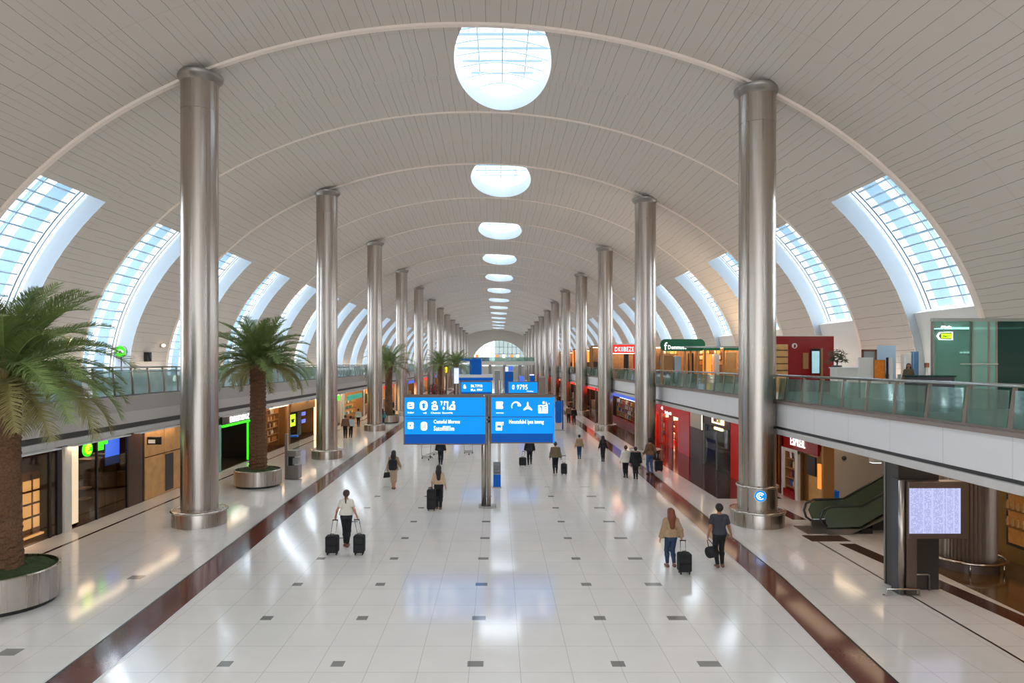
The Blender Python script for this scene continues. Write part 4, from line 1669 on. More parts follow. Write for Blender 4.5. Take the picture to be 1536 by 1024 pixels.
# wall behind the escalator, with a dome camera, a lamp box and a blue bin
struct('wall_escalator', MB().box(13.55, 18.6, 29.4, 29.6, 0, 3.4), M['wall'])
t = thing('dome_camera', 'small dark round dome on the beige wall above the escalator', 'camera', (px(1267, 29.3), 29.4, pz(687, 29.3)))
MB().ball((px(1267, 29.3), 29.34, pz(687, 29.3)), .1).build('dome', M['charcoal'], t, True)
MB().box(px(1267, 29.3) - .06, px(1267, 29.3) + .06, 29.36, 29.4, pz(687, 29.3) - .06, pz(687, 29.3) + .06).build('mount', M['grey'], t)
t = thing('ceiling_lamp_box', 'white lamp box under the gallery soffit above the escalator', 'light', (px(1312, 27), 27, 3.2))
MB().rbox(px(1305, 27), px(1319, 27), 26.8, 27.1, pz(693, 27), 3.39, .03, 3, 'z').build('case', M['white'], t)
MB().box(px(1306, 27), px(1318, 27), 26.82, 27.08, pz(693, 27) - .015, pz(693, 27) - .001).build('diffuser', M['cool_light'], t)
t = thing('blue_bin', 'low blue storage box on the floor beside the dark red shop', 'box', (px(1247.5, 28.6), 28.6, 0))
MB().rbox(px(1240, 28.6), px(1255, 28.6), 28.4, 28.8, .02, .52, .03, 3).build('bin', M['blue'], t)
MB().box(px(1239.5, 28.6), px(1255.5, 28.6), 28.38, 28.82, .5, .56).build('lid', M['blue'], t)

# gold wall with lit display niches, far right
gw = thing('gold_shopfront', 'gold panelled shopfront with glowing display niches beyond the fluted column', 'shop', (15.6, 15, 0))
MB().box(15.55, 15.8, 8, 21.4, 0, 3.38).build('panel_wall', M['gold'], gw)
NI = ((14.2, 16.0), (16.8, 18.4), (19.3, 20.3))
for i, (a, b) in enumerate(NI):
    f = MB().box(15.48, 15.56, a, b, .5, 2.9).build('niche_frame', M['brown'], gw)
    MB().box(15.46, 15.49, a + .1, b - .1, .6, 2.8).build('lit_back', M['niche'], f)
    for z in (1.1, 1.6, 2.1):
        MB().box(15.3, 15.47, a + .1, b - .1, z, z + .04).build('shelf', M['gold'], f)
MB().box(15.5, 18.6, 21.4, 21.5, 0, 3.38).build('end_wall', M['brown'], gw)
rg = random.Random(5)
gi = 0
for a, b in NI:
    for z in (1.145, 1.645, 2.145):
        for j in range(int((b - a - .2) / .2)):
            o = MB().lathe([(.05, 0), (.055, .16), (.03, .2), (.03, .26)], 10).build('perfume_bottle', M['gold_glow'], None, 'auto', local=True)
            o.location = (15.375, a + .2 + j * .2, z)
            tag(o, 'small gold bottle on a glowing shelf of the gold shopfront', 'bottle', 'gold bottles in the glowing niches')
            if gi:
                o.data = o0.data
            else:
                o0 = o
            gi += 1
# ------------------------------------------------------------------ people: one smooth distance-field surface each
class Field:
    def __init__(s, lo, hi, h):
        s.lo, s.h = np.array(lo, float), h
        s.n = np.ceil((np.array(hi, float) - s.lo) / h).astype(int) + 1
        s.V = np.ones(tuple(s.n), np.float32)
        s.ax = [s.lo[i] + h * np.arange(s.n[i]) for i in range(3)]

    def add(s, a, b, ra, rb, k=.03, fy=1.0, cut=None):
        """rounded cone from a to b; fy > 1 flattens it front to back; cut = (point, direction) trims the end"""
        a, b = np.array(a, float), np.array(b, float)
        pad = max(ra, rb) + k + 2 * s.h
        lo, hi = np.minimum(a, b) - pad, np.maximum(a, b) + pad
        i0 = np.maximum(0, np.floor((lo - s.lo) / s.h).astype(int))
        i1 = np.minimum(s.n, np.ceil((hi - s.lo) / s.h).astype(int) + 1)
        if (i1 <= i0).any():
            return s
        sl = tuple(slice(p, q) for p, q in zip(i0, i1))
        X, Y, Z = np.meshgrid(*[s.ax[i][sl[i]] for i in range(3)], indexing='ij')
        cy = (a[1] + b[1]) / 2
        P = [X - a[0], (Y - cy) * fy - (a[1] - cy) * fy, Z - a[2]]
        B = b - a
        B[1] *= fy
        L = max((B ** 2).sum(), 1e-9)
        t = np.clip((P[0] * B[0] + P[1] * B[1] + P[2] * B[2]) / L, 0, 1)
        D = np.sqrt((P[0] - B[0] * t) ** 2 + (P[1] - B[1] * t) ** 2 + (P[2] - B[2] * t) ** 2) - (ra + (rb - ra) * t)
        if fy > 1:
            D = D / (1 + (fy - 1) * .3)
        if cut is not None:
            p, d = np.array(cut[0]), np.array(cut[1])
            D = np.maximum(D, (X - p[0]) * d[0] + (Y - p[1]) * d[1] + (Z - p[2]) * d[2])
        V = s.V[sl]
        if k > 0:
            q = np.maximum(k - np.abs(V - D), 0) / k
            s.V[sl] = np.minimum(V, D) - q * q * k * .25
        else:
            s.V[sl] = np.minimum(V, D)
        return s

    def grid(s):
        return np.meshgrid(*s.ax, indexing='ij')

    def mesh(s):
        V = s.V
        V[0], V[-1], V[:, 0], V[:, -1], V[:, :, 0], V[:, :, -1] = 1, 1, 1, 1, 1, 1
        N = V.shape
        c = [(i, j, k) for i in (0, 1) for j in (0, 1) for k in (0, 1)]

        def S_(o):
            return V[o[0]:N[0] - 1 + o[0], o[1]:N[1] - 1 + o[1], o[2]:N[2] - 1 + o[2]]
        neg = sum((S_(o) < 0).astype(np.int8) for o in c)
        I = np.argwhere((neg > 0) & (neg < 8))
        if len(I) == 0:
            return [], []
        acc = np.zeros((len(I), 3))
        cnt = np.zeros(len(I))
        for a in c:
            for ax in range(3):
                if a[ax] == 0:
                    b = list(a)
                    b[ax] = 1
                    va = V[I[:, 0] + a[0], I[:, 1] + a[1], I[:, 2] + a[2]]
                    vb_ = V[I[:, 0] + b[0], I[:, 1] + b[1], I[:, 2] + b[2]]
                    m = (va < 0) != (vb_ < 0)
                    t = np.where(m, va / np.where(m, va - vb_, 1), 0)
                    p = np.tile(np.array(a, float), (len(I), 1))
                    p[:, ax] += t
                    acc += p * m[:, None]
                    cnt += m
        P = (I + acc / cnt[:, None]) * s.h + s.lo
        idx = -np.ones((N[0] - 1, N[1] - 1, N[2] - 1), int)
        idx[I[:, 0], I[:, 1], I[:, 2]] = np.arange(len(I))
        F_ = []
        for ax in range(3):
            u, v = (ax + 1) % 3, (ax + 2) % 3
            sa = [slice(1, N[i] - 1) for i in range(3)]
            sa[ax] = slice(0, N[ax] - 1)
            sb_ = list(sa)
            sb_[ax] = slice(1, N[ax])
            A, B = V[tuple(sa)] < 0, V[tuple(sb_)] < 0
            E = np.argwhere(A != B)
            if len(E) == 0:
                continue
            sg_ = A[E[:, 0], E[:, 1], E[:, 2]]
            G = E.copy()
            for i in range(3):
                if i != ax:
                    G[:, i] += 1

            def at_(du, dv):
                q = G.copy()
                q[:, u] -= du
                q[:, v] -= dv
                return idx[q[:, 0], q[:, 1], q[:, 2]]
            Q = np.stack([at_(1, 1), at_(0, 1), at_(0, 0), at_(1, 0)], 1)
            Q[~sg_] = Q[~sg_][:, ::-1]
            F_.append(Q[(Q >= 0).all(1)])
        return P, np.concatenate(F_)


def surf(name, fld, m, parent):
    P, Q = fld.mesh()
    me = bpy.data.meshes.new(name)
    me.from_pydata(np.asarray(P).tolist(), [], np.asarray(Q).tolist())
    me.materials.append(m)
    me.polygons.foreach_set('use_smooth', [True] * len(me.polygons))
    o = bpy.data.objects.new(name, me)
    COL.objects.link(o)
    o.parent = parent
    return o


def ik(a, c, l1, l2, pole):
    a, c, pole = Vector(a), Vector(c), Vector(pole)
    d = c - a
    L = min(d.length, (l1 + l2) * .999)
    dn = d.normalized()
    c = a + dn * L
    x = (l1 * l1 - l2 * l2 + L * L) / (2 * L)
    h = math.sqrt(max(0, l1 * l1 - x * x))
    p = pole - dn * pole.dot(dn)
    p.normalize()
    return a + dn * x + p * h, c


def person(label, x, d, h, rz=0.0, female=True, hair='long', hairm=None, skin='skin', top=None, bottom=None, shoes='black',
           hands=((-.30, .03, .82), (.30, .03, .82)), feet=((-.09, .10), (.10, -.16)), lift=(0, .05), vox=.011, grip=(0, 0), z=0.0, lean=.0):
    """top = (material, sleeve 0-2, hem height, looseness); bottom = (kind, material, cuff height); heights for a 1.75 m figure"""
    t = thing('person', label, 'person', (x, d, z), rz)
    s = h / 1.75
    t.scale = (s, s, s)
    lo, hi = (-.62, -.5, -.03), (.62, .55, 1.82)
    sw = .148 if female else .176
    hipz = .905
    sp = lean
    J = {}
    parts_t, legs, arms = [], [], []
    bx = .085
    wst, chs = (.095, .108) if female else (.112, .125)
    parts_t = [((-.075, -.01, .95), (.075, -.01, .95), .098, .098, .05, 1.25),
               ((-.055, -.05, .9), (-.055, -.05, .9), .088, .088, .05, 1.0), ((.055, -.05, .9), (.055, -.05, .9), .088, .088, .05, 1.0),
               ((-.035, 0, 1.0), (-.03, sp * .4, 1.16), wst + .012, wst, .05, 1.4), ((.035, 0, 1.0), (.03, sp * .4, 1.16), wst + .012, wst, .05, 1.4),
               ((-.055, sp * .6, 1.28), (.055, sp * .6, 1.28), chs, chs, .06, 1.35),
               ((-sw + .02, sp * .8, 1.385), (sw - .02, sp * .8, 1.385), .05, .05, .06, 1.0),
               ((-sw + .01, sp * .8, 1.395), (-.02, sp * .85, 1.465), .042, .045, .05, 1.0), ((sw - .01, sp * .8, 1.395), (.02, sp * .85, 1.465), .042, .045, .05, 1.0)]
    neck = [((0, sp * .85, 1.40), (0, sp + .012, 1.54), .056, .05, .04, 1.0)]
    hy = sp + .02
    head = [((0, hy - .012, 1.655), (0, hy + .0, 1.66), .088, .088, .03, 1.0), ((0, hy + .03, 1.6), (0, hy + .025, 1.64), .062, .07, .04, 1.0),
            ((0, hy + .062, 1.565), (0, hy + .055, 1.58), .034, .04, .03, 1.0),
            ((0, hy + .098, 1.645), (0, hy + .112, 1.618), .008, .014, .012, 1.0),
            ((-.03, hy + .085, 1.672), (.03, hy + .085, 1.672), .012, .012, .015, 1.0),
            ((-.02, hy + .088, 1.588), (.02, hy + .088, 1.588), .010, .010, .01, 1.0),
            ((-.083, hy - .01, 1.625), (-.09, hy - .018, 1.655), .012, .016, .008, 1.0), ((.083, hy - .01, 1.625), (.09, hy - .018, 1.655), .012, .016, .008, 1.0)]
    knees = []
    for i, sd in enumerate((-1, 1)):
        hp = (sd * bx, 0, hipz)
        fx, fy_ = feet[i]
        an = (fx, fy_ - .03, .085 + lift[i])
        kn, an = ik(hp, an, .435, .41, (sd * .05, 1, 0))
        knees.append((hp, kn, an))
        cm = kn.lerp(an, .3) + Vector((0, -.022, 0))
        legs += [(hp, kn, .088, .058, .04, 1.0), (kn, cm, .054, .057, .03, 1.0), (cm, an, .056, .036, .03, 1.0)]
        pit = -lift[i] * 3.2
        toe = Vector(an) + Vector((sd * .02, .155 * math.cos(pit), -.05 + .155 * math.sin(pit)))
        toe.z = max(toe.z, .028)
        heel = Vector(an) + Vector((0, -.045, -.042))
        J['foot%d' % i] = (heel, toe, an)
    feetp = []
    for i in (0, 1):
        hl, toe, an = J['foot%d' % i]
        feetp += [(an, hl, .034, .03, .03, 1.0), (hl, toe, .032, .024, .03, 1.0)]
    handp = []
    for i, sd in enumerate((-1, 1)):
        sh = (sd * sw, sp * .8, 1.385)
        wr = Vector(hands[i])
        el, wr = ik(sh, wr, .285, .25, (sd * .25, -1, -.1))
        arms.append((sh, el, wr, sd))
        dn = (wr - el).normalized()
        dn = (dn + Vector((0, 0, -.25))).normalized()
        lat = Vector((0, 1, 0)) - dn * dn.y
        lat.normalize()
        inn = dn.cross(lat)
        if inn.x * sd > 0:
            inn = -inn
        pe = wr + dn * .082
        handp += [(wr, wr + dn * .05, .024, .024, .02, 1.0)]
        for q in (-1.5, -.5, .5, 1.5):
            handp.append((wr + dn * .035 + lat * q * .013, pe + lat * q * .019, .016, .0125, .014, 1.0))
        cu = .85 if grip[i] else .28
        for q, ln in zip((-1.5, -.5, .5, 1.5), (.056, .07, .076, .066)):
            b0 = pe + lat * q * .0195
            d1 = (dn * math.cos(cu * .6) + inn * math.sin(cu * .6) + lat * q * .05).normalized()
            d2 = (dn * math.cos(cu * 2) + inn * math.sin(cu * 2)).normalized()
            m1 = b0 + d1 * ln * .5
            handp += [(b0, m1, .0108, .01, .004, 1.0), (m1, m1 + d2 * ln * .5, .01, .0085, .004, 1.0)]
        tb0 = wr + dn * .03 + lat * .026
        tb1 = tb0 + (dn * .6 + lat * .6 + inn * .35).normalized() * .042
        handp += [(tb0, tb1, .0135, .0115, .01, 1.0), (tb1, tb1 + (dn * .9 + lat * .1 + inn * .3).normalized() * .032, .011, .0095, .004, 1.0)]
    armp = []
    for sh, el, wr, sd in arms:
        ar = .044 if female else .052
        armp += [(sh, el, ar, ar * .78, .04, 1.0), (el, wr, ar * .78, .026, .03, 1.0)]
    f = Field(lo, hi, vox)
    for p in parts_t + neck + head + legs + feetp + armp + handp:
        f.add(*p)
    surf('body', f, M[skin], t)
    # face
    e = MB()
    for sd in (-1, 1):
        e.ball((sd * .032, hy + .082, 1.652), .011)
    e.build('eyes', M['white'], t, True, local=True)
    e = MB()
    for sd in (-1, 1):
        e.ball((sd * .032, hy + .0915, 1.652), .0055)
    e.build('pupils', M['black'], t, True, local=True)
    MB().ball((0, hy + .098, 1.586), .022, .006, .007).build('lips', M['frame_brown'], t, True, local=True)
    # shirt or jacket
    cz = .0135
    if top:
        tm, sl, hem, loose = top
        f = Field(lo, hi, vox)
        g = cz + loose
        for p in parts_t + neck:
            f.add(p[0], p[1], p[2] + g, p[3] + g, p[4], p[5])
        if loose > .012:
            f.add((-.09, -.02, hem + .05), (.09, -.02, hem + .05), .115 + loose, .115 + loose, .06, 1.25)
        for sh, el, wr, sd in arms:
            ar = (.044 if female else .052) + g
            if sl >= 1:
                f.add(sh, el, ar, ar * .84, .04)
                if sl > 1:
                    e_ = Vector(el).lerp(wr, sl - 1)
                    dd = (wr - Vector(el)).normalized()
                    f.add(el, e_ + dd * .02, ar * .84, .03 + g, .03, 1.0, (e_, dd))
            elif sl > 0:
                e_ = Vector(sh).lerp(el, sl)
                dd = (Vector(el) - Vector(sh)).normalized()
                f.add(sh, e_ + dd * .03, ar, ar * .95, .03, 1.0, (e_, dd))
        X, Y, Z = f.grid()
        core = np.abs(X) < sw + .06
        f.V = np.where(core, np.maximum(f.V, hem - Z), f.V).astype(np.float32)
        f.V = np.maximum(f.V, Z - 1.475).astype(np.float32)
        if sl <= 0:
            f.V = np.maximum(f.V, np.abs(X) - sw - .01).astype(np.float32)
        surf('jacket' if loose > .015 else 'shirt', f, tm, t)
    if bottom:
        kind, bm, cuff = bottom
        f = Field(lo, hi, vox)
        g = cz - .002
        if kind == 'skirt':
            for p in parts_t[:3]:
                f.add(p[0], p[1], p[2] + g, p[3] + g, p[4], p[5])
            f.add((-.04, 0, .9), (-.02, .02, cuff), .14, .12, .05, 1.2)
            f.add((.04, 0, .9), (.02, .02, cuff), .14, .12, .05, 1.2)
        else:
            for p in parts_t[:4 + 1]:
                f.add(p[0], p[1], p[2] + g, p[3] + g, p[4], p[5])
            lg = g if kind == 'slim' else g + .016
            for p in legs:
                f.add(p[0], p[1], p[2] + g, p[3] + lg, .035, 1.0)
        X, Y, Z = f.grid()
        f.V = np.maximum(f.V, Z - 1.04).astype(np.float32)
        lz = np.where(X < 0, lift[0], lift[1])
        f.V = np.maximum(f.V, cuff + lz - Z).astype(np.float32)
        surf('skirt' if kind == 'skirt' else 'trousers', f, bm, t)
    for i in (0, 1):
        hl, toe, an = J['foot%d' % i]
        f = Field((min(hl.x, toe.x) - .1, min(hl.y, toe.y) - .12, -.03), (max(hl.x, toe.x) + .1, max(hl.y, toe.y) + .12, .32), max(.009, vox * .8))
        f.add(an - Vector((0, 0, .01)), hl, .045, .042, .03).add(hl, toe, .042, .034, .03)
        X, Y, Z = f.grid()
        f.V = np.maximum(f.V, 0.0 - Z).astype(np.float32)
        f.V = np.maximum(f.V, Z - (an.z + .012)).astype(np.float32)
        surf('shoe', f, M[shoes], t)
    # hair
    f = Field((-.25, hy - .34, 1.0), (.25, hy + .2, 1.85), vox)
    f.add((0, hy - .016, 1.662), (0, hy - .004, 1.668), .104, .104, .02)
    f.add((0, hy - .04, 1.62), (0, hy - .04, 1.64), .082, .09, .03)
    X, Y, Z = f.grid()
    face = np.maximum(hy + .03 - Y, Z - 1.70)
    f.V = np.maximum(f.V, -face).astype(np.float32)
    f.V = np.maximum(f.V, 1.545 - Z).astype(np.float32)
    if hair == 'long':
        f.add((0, hy - .075, 1.66), (0, hy - .11, 1.5), .09, .112, .04, 1.3)
        f.add((0, hy - .11, 1.5), (0.01, hy - .13, 1.23), .112, .075, .05, 1.5)
        for sd in (-1, 1):
            f.add((sd * .07, hy - .02, 1.62), (sd * .085, hy - .05, 1.42), .036, .03, .03)
    elif hair == 'ponytail':
        f.add((0, hy - .1, 1.7), (0, hy - .13, 1.66), .035, .035, .02)
        f.add((0, hy - .13, 1.66), (0, hy - .115, 1.36), .034, .018, .02)
    elif hair == 'bun':
        f.add((0, hy - .08, 1.74), (0, hy - .09, 1.75), .05, .05, .02)
    surf('hair', f, hairm or HAIR_D, t)
    t['hl'] = 0
    del t['hl']
    rot = Matrix.Rotation(rz, 3, 'Z')
    return [rot @ (a[2] * s) + Vector((x, d, z)) for a in arms]


HAIR_D = mat('dark_hair', (34, 24, 20), .45, noise=.5, scale=40, stretch=(6, 6, .4), bump=.5)
HAIR_A = mat('auburn_hair', (118, 62, 30), .42, noise=.5, scale=40, stretch=(6, 6, .4), bump=.5)
HAIR_B = mat('brown_hair', (74, 44, 28), .42, noise=.5, scale=40, stretch=(6, 6, .4), bump=.5)


def cloth(n, c, no=.14):
    return mat(n, c, .85, noise=no, scale=26, bump=.35)


C_WHITE = cloth('white_cotton', (222, 214, 200))
C_BLACK = cloth('black_cloth', (28, 28, 32))
C_TAN = cloth('tan_suede', (164, 134, 104), .35)
C_BEIGE = cloth('beige_knit', (196, 168, 136))
C_CHAR = cloth('charcoal_jersey', (58, 58, 66))
C_DENIM = cloth('blue_denim', (44, 62, 88), .3)
C_DENIM2 = cloth('faded_denim', (66, 88, 128), .3)
C_BROWN = cloth('brown_jacket', (120, 88, 66), .3)
C_SAND = cloth('sand_cloth', (182, 152, 128))
C_TEAL = cloth('teal_cloth', (70, 140, 150))
C_SHIRT = cloth('pale_shirt', (190, 200, 200))
C_OLIVE = cloth('olive_jacket', (112, 96, 74), .3)
BROWNSHOE = 'frame_brown'


def hgt(y0, y1, d):
    return (y1 - y0) * d / F


# woman with two cases, front left
x, d = fl(519.5, 819)
hp = person('woman with ponytail, white top and black trousers pulling two black cases', x, d, 1.84, 0.03, True, 'ponytail', HAIR_B, 'skin', (C_WHITE, .62, .99, .016), ('slim', C_BLACK, .10), BROWNSHOE,
            hands=((-.34, .02, .92), (.33, .0, .93)), feet=((-.045, .06), (.05, -.06)), lift=(0, .0), grip=(1, 1))
cd = 20.95
suitcase(px(498.5, cd), cd, 19 * cd / F, 29.0 * cd / F, .26, 'black trolley case on the left of the woman with a ponytail', 0, hp[0] + Vector((0, -.03, -.1)))
suitcase(px(539, cd), cd, 16.5 * cd / F, 29.5 * cd / F, .26, 'black trolley case on the right of the woman with a ponytail', 0, hp[1] + Vector((.0, -.03, -.1)))
# woman with backpack
x, d = fl(590.5, 733)
person('woman in tan jacket and pale skirt carrying a black backpack and handbag', x, d, 1.84, 0.0, True, 'long', HAIR_D, 'skin', (C_TAN, 1.8, .86, .02), ('skirt', C_SAND, .3), 'frame_brown',
       hands=((-.3, .06, .86), (.3, .1, .98)), feet=((-.04, .05), (.04, -.04)), lift=(0, .0), grip=(1, 0), vox=.013)
t = thing('backpack', 'black backpack worn on the back of the woman in tan jacket and pale skirt', 'backpack', (x, d - .33, 1.2))
MB().rbox(x - .19, x + .21, d - .42, d - .19, .95, 1.45, .11, 5).build('bag_body', M['blackfab'], t, bevel=.05)
MB().rbox(x - .15, x + .15, d - .49, d - .41, .98, 1.2, .06, 4).build('pocket', M['blackfab'], t, bevel=.03)
MB().tube([(x - .05, d - .28, 1.45), (x - .03, d - .28, 1.5), (x + .04, d - .28, 1.5), (x + .06, d - .28, 1.45)], .012, 6).build('grab_loop', M['rubber'], t, True)
hx = x - .33
t = thing('handbag', 'small black handbag hanging from the left hand of the backpack woman', 'handbag', (hx, d + .05, .5))
MB().hexa([(hx - .17, d - .05, .52), (hx + .15, d - .05, .55), (hx + .15, d + .12, .55), (hx - .17, d + .12, .52), (hx - .13, d - .02, .78), (hx + .13, d - .02, .8), (hx + .13, d + .09, .8), (hx - .13, d + .09, .78)]).build('bag_body', M['blackfab'], t, bevel=.03)
MB().tube([(hx - .1, d + .03, .78), (hx - .05, d + .03, .92), (hx + .05, d + .03, .92), (hx + .1, d + .03, .8)], .01, 6).build('strap', M['rubber'], t, True)
# woman with black case, centre left
x, d = fl(658, 763)
hp = person('long haired woman in beige top and black trousers wheeling one black case', x, d, 1.8, -.02, True, 'long', HAIR_D, 'skin', (C_BEIGE, 1.5, 1.0, .013), ('wide', C_BLACK, .08), 'frame_brown',
            hands=((-.27, -.02, .90), (.30, .03, .80)), feet=((-.07, .05), (.075, -.02)), lift=(0, .0), grip=(1, 0), vox=.013)
cd = 27.2
suitcase(px(647, cd), cd, 13 * cd / F, 32 * cd / F, .27, 'tall black trolley case beside the long haired woman in beige top', 0, hp[0] + Vector((-.06, -.04, -.04)))
# auburn woman and man, front right
x, d = fl(1006.5, 851)
hp = person('auburn long haired woman in tan jacket and jeans pulling a black case', x, d, 1.74, .05, True, 'long', HAIR_A, 'skin', (C_TAN, 1.95, .93, .03), ('slim', C_DENIM, .12), 'frame_brown',
            hands=((-.31, .02, .86), (.3, -.06, .92)), feet=((-.09, .10), (.035, -.16)), lift=(0, .08), grip=(0, 1))
cd = 19.05
suitcase(px(1026.5, cd), cd, 19.5 * cd / F, 31.5 * cd / F, .27, 'black trolley case rolling behind the auburn haired woman', .03, hp[1] + Vector((.03, -.02, -.1)))
x, d = fl(1079, 850.5)
hp = person('short haired man in charcoal t-shirt and black trousers carrying a black bag', x, d, 1.86, -.05, False, 'short', HAIR_D, 'skin_tan', (C_CHAR, .68, .93, .012), ('slim', C_BLACK, .09), 'frame_brown',
            hands=((-.31, .03, .80), (.36, .1, .86)), feet=((-.09, -.12), (.09, .08)), lift=(.04, 0), grip=(1, 0))
bx_, by_ = px(1067, d), d - .05
bz = pz(827.5, by_)
t = thing('duffel_bag', 'round black bag hanging from the hand of the man in charcoal t-shirt', 'bag', (bx_, by_, bz))
b = MB()
b.tube([(bx_ - .13, by_ - .06, bz), (bx_ - .11, by_ - .06, bz), (bx_ + .11, by_ + .06, bz), (bx_ + .13, by_ + .06, bz)], [.1, .165, .165, .1], 20)
b.build('bag_body', M['blackfab'], t, True)
MB().tube([(bx_ - .1, by_, bz + .14), tuple(hp[0] + Vector((-.03, 0, -.13))), tuple(hp[0] + Vector((.03, 0, -.13))), (bx_ + .1, by_, bz + .14)], .013, 6).build('strap', M['rubber'], t, True)
MB().rbox(bx_ - .07, bx_ + .07, by_ - .19, by_ - .13, bz - .08, bz + .06, .03, 3).build('pocket', M['blackfab'], t, bevel=.01)
# middle distance
V2 = .016
x, d = fl(661, 697)
person('walker in black coat and trousers half hidden under the left sign panel', x, d, 1.72, 0, False, 'short', HAIR_D, 'skin', (C_BLACK, 1.95, .85, .02), ('slim', C_BLACK, .09), 'black', feet=((-.08, .12), (.07, -.14)), vox=V2)
x, d = fl(794.5, 697)
hp = person('walker in all black under the right sign panel with a small case', x, d, 1.72, 0, False, 'short', HAIR_D, 'skin', (C_BLACK, 1.95, .82, .02), ('slim', C_BLACK, .09), 'black', hands=((-.3, .0, .85), (.3, .05, .82)), feet=((-.08, .02), (.08, -.04)), vox=V2, grip=(1, 0))
cd = 38.9
suitcase(px(784, cd), cd, 11 * cd / F, 13.5 * cd / F, .22, 'small black case under the right sign panel, beside the walker in black', 0, hp[0] + Vector((-.05, 0, -.05)))
x, d = fl(833, 710)
hp = person('walker in brown jacket and black trousers below the right corner of the sign', x, d, 1.72, 0, False, 'short', HAIR_B, 'skin', (C_OLIVE, 1.95, .9, .025), ('slim', C_BLACK, .09), 'black', hands=((-.3, .05, .84), (.32, -.02, .86)), feet=((-.07, .06), (.06, -.1)), vox=V2, grip=(0, 1))
cd = 35.9
suitcase(px(846, cd), cd, 9 * cd / F, 17 * cd / F, .22, 'narrow dark case with long handle beside the walker in brown jacket', 0, None, .42)
x, d = fl(869, 688)
person('person in tan jacket and blue jeans walking alone right of the sign', x, d, 1.52, 0, True, 'short', HAIR_D, 'skin', (C_TAN, 1.95, .93, .03), ('slim', C_DENIM, .1), 'black', feet=((-.06, .06), (.06, -.06)), lift=(0, .02), vox=V2)
x, d = fl(904.5, 692)
person('long haired woman all in black walking close to the dark floor stripe', x, d, 1.58, 0, True, 'long', HAIR_D, 'skin', (C_BLACK, 1.9, .95, .012), ('slim', C_BLACK, .09), 'black', feet=((-.05, .06), (.05, -.06)), lift=(0, .02), vox=V2)
x, d = fl(938.5, 716)
person('person in white coat and black trousers beside a companion in black, by the floor stripe', x, d, 1.68, .05, True, 'bun', HAIR_B, 'skin', (C_WHITE, 1.9, .84, .03), ('slim', C_BLACK, .09), 'black', feet=((-.05, .04), (.05, -.05)), lift=(0, .0), vox=V2)
x, d = fl(953.5, 718)
person('person in long black coat next to the one in white coat, by the floor stripe', x, d, 1.66, -.05, False, 'short', HAIR_D, 'skin', (C_BLACK, 1.95, .7, .04), ('slim', C_BLACK, .09), 'black', feet=((-.06, .05), (.06, -.03)), lift=(0, .0), vox=V2)
x, d = fl(975, 711)
person('person in brown top and faded jeans standing by the red shop column', x, d, 1.95, .2, True, 'bun', HAIR_D, 'skin', (C_BROWN, 1.8, .95, .015), ('slim', C_DENIM2, .09), 'black', hands=((-.3, .14, .95), (.3, .15, .95)), feet=((-.08, .04), (.08, -.05)), lift=(0, .0), vox=V2)
cd = 37.0
suitcase(px(988, cd), cd, .42, .62, .26, 'small dark case standing by the person in faded jeans', .1, None, .4)
# left side, far
for xx, yy, hh, lb, tm, bm, hr in ((518, 657, 1.85, 'shopper in brown jacket between the second and third palm side columns, nearer the shops', C_BROWN, C_BLACK, 'short'),
                                   (526, 656, 1.75, 'shopper in pale shirt beside the one in brown jacket, near the second column', C_SHIRT, C_BLACK, 'short'),
                                   (537.5, 640, 1.72, 'shopper in pale shirt and dark trousers farther along the palm side shops', C_SHIRT, C_BLACK, 'short'),
                                   (574, 641, 1.75, 'shopper in teal top right behind the third palm side column', C_TEAL, C_DENIM, 'long'),
                                   (590, 628, 1.8, 'distant shopper in beige beside the third palm trunk', C_BEIGE, C_BLACK, 'long'),
                                   (853, 634, 1.75, 'distant person in brown right of the blue banner', C_BROWN, C_BLACK, 'short'),
                                   (861, 637, 1.75, 'distant person in black right of the blue banner', C_BLACK, C_BLACK, 'short')):
    x, d = fl(xx, yy)
    person(lb, x, d, hh, .1, hr == 'long', hr, HAIR_D, 'skin', (tm, 1.9, .93, .02), ('slim', bm, .09), 'black', feet=((-.08, .06), (.08, -.06)), lift=(0, .0), vox=.022)
# on the right gallery
x = px(1363, 26.4)
person('person in dark jacket behind the gallery railing, next to the blue cloth', x, 26.4, 1.4, 2.6, True, 'long', HAIR_D, 'skin', (C_OLIVE, 1.9, .9, .02), ('slim', C_BLACK, .09), 'black', vox=.018, z=ZR)
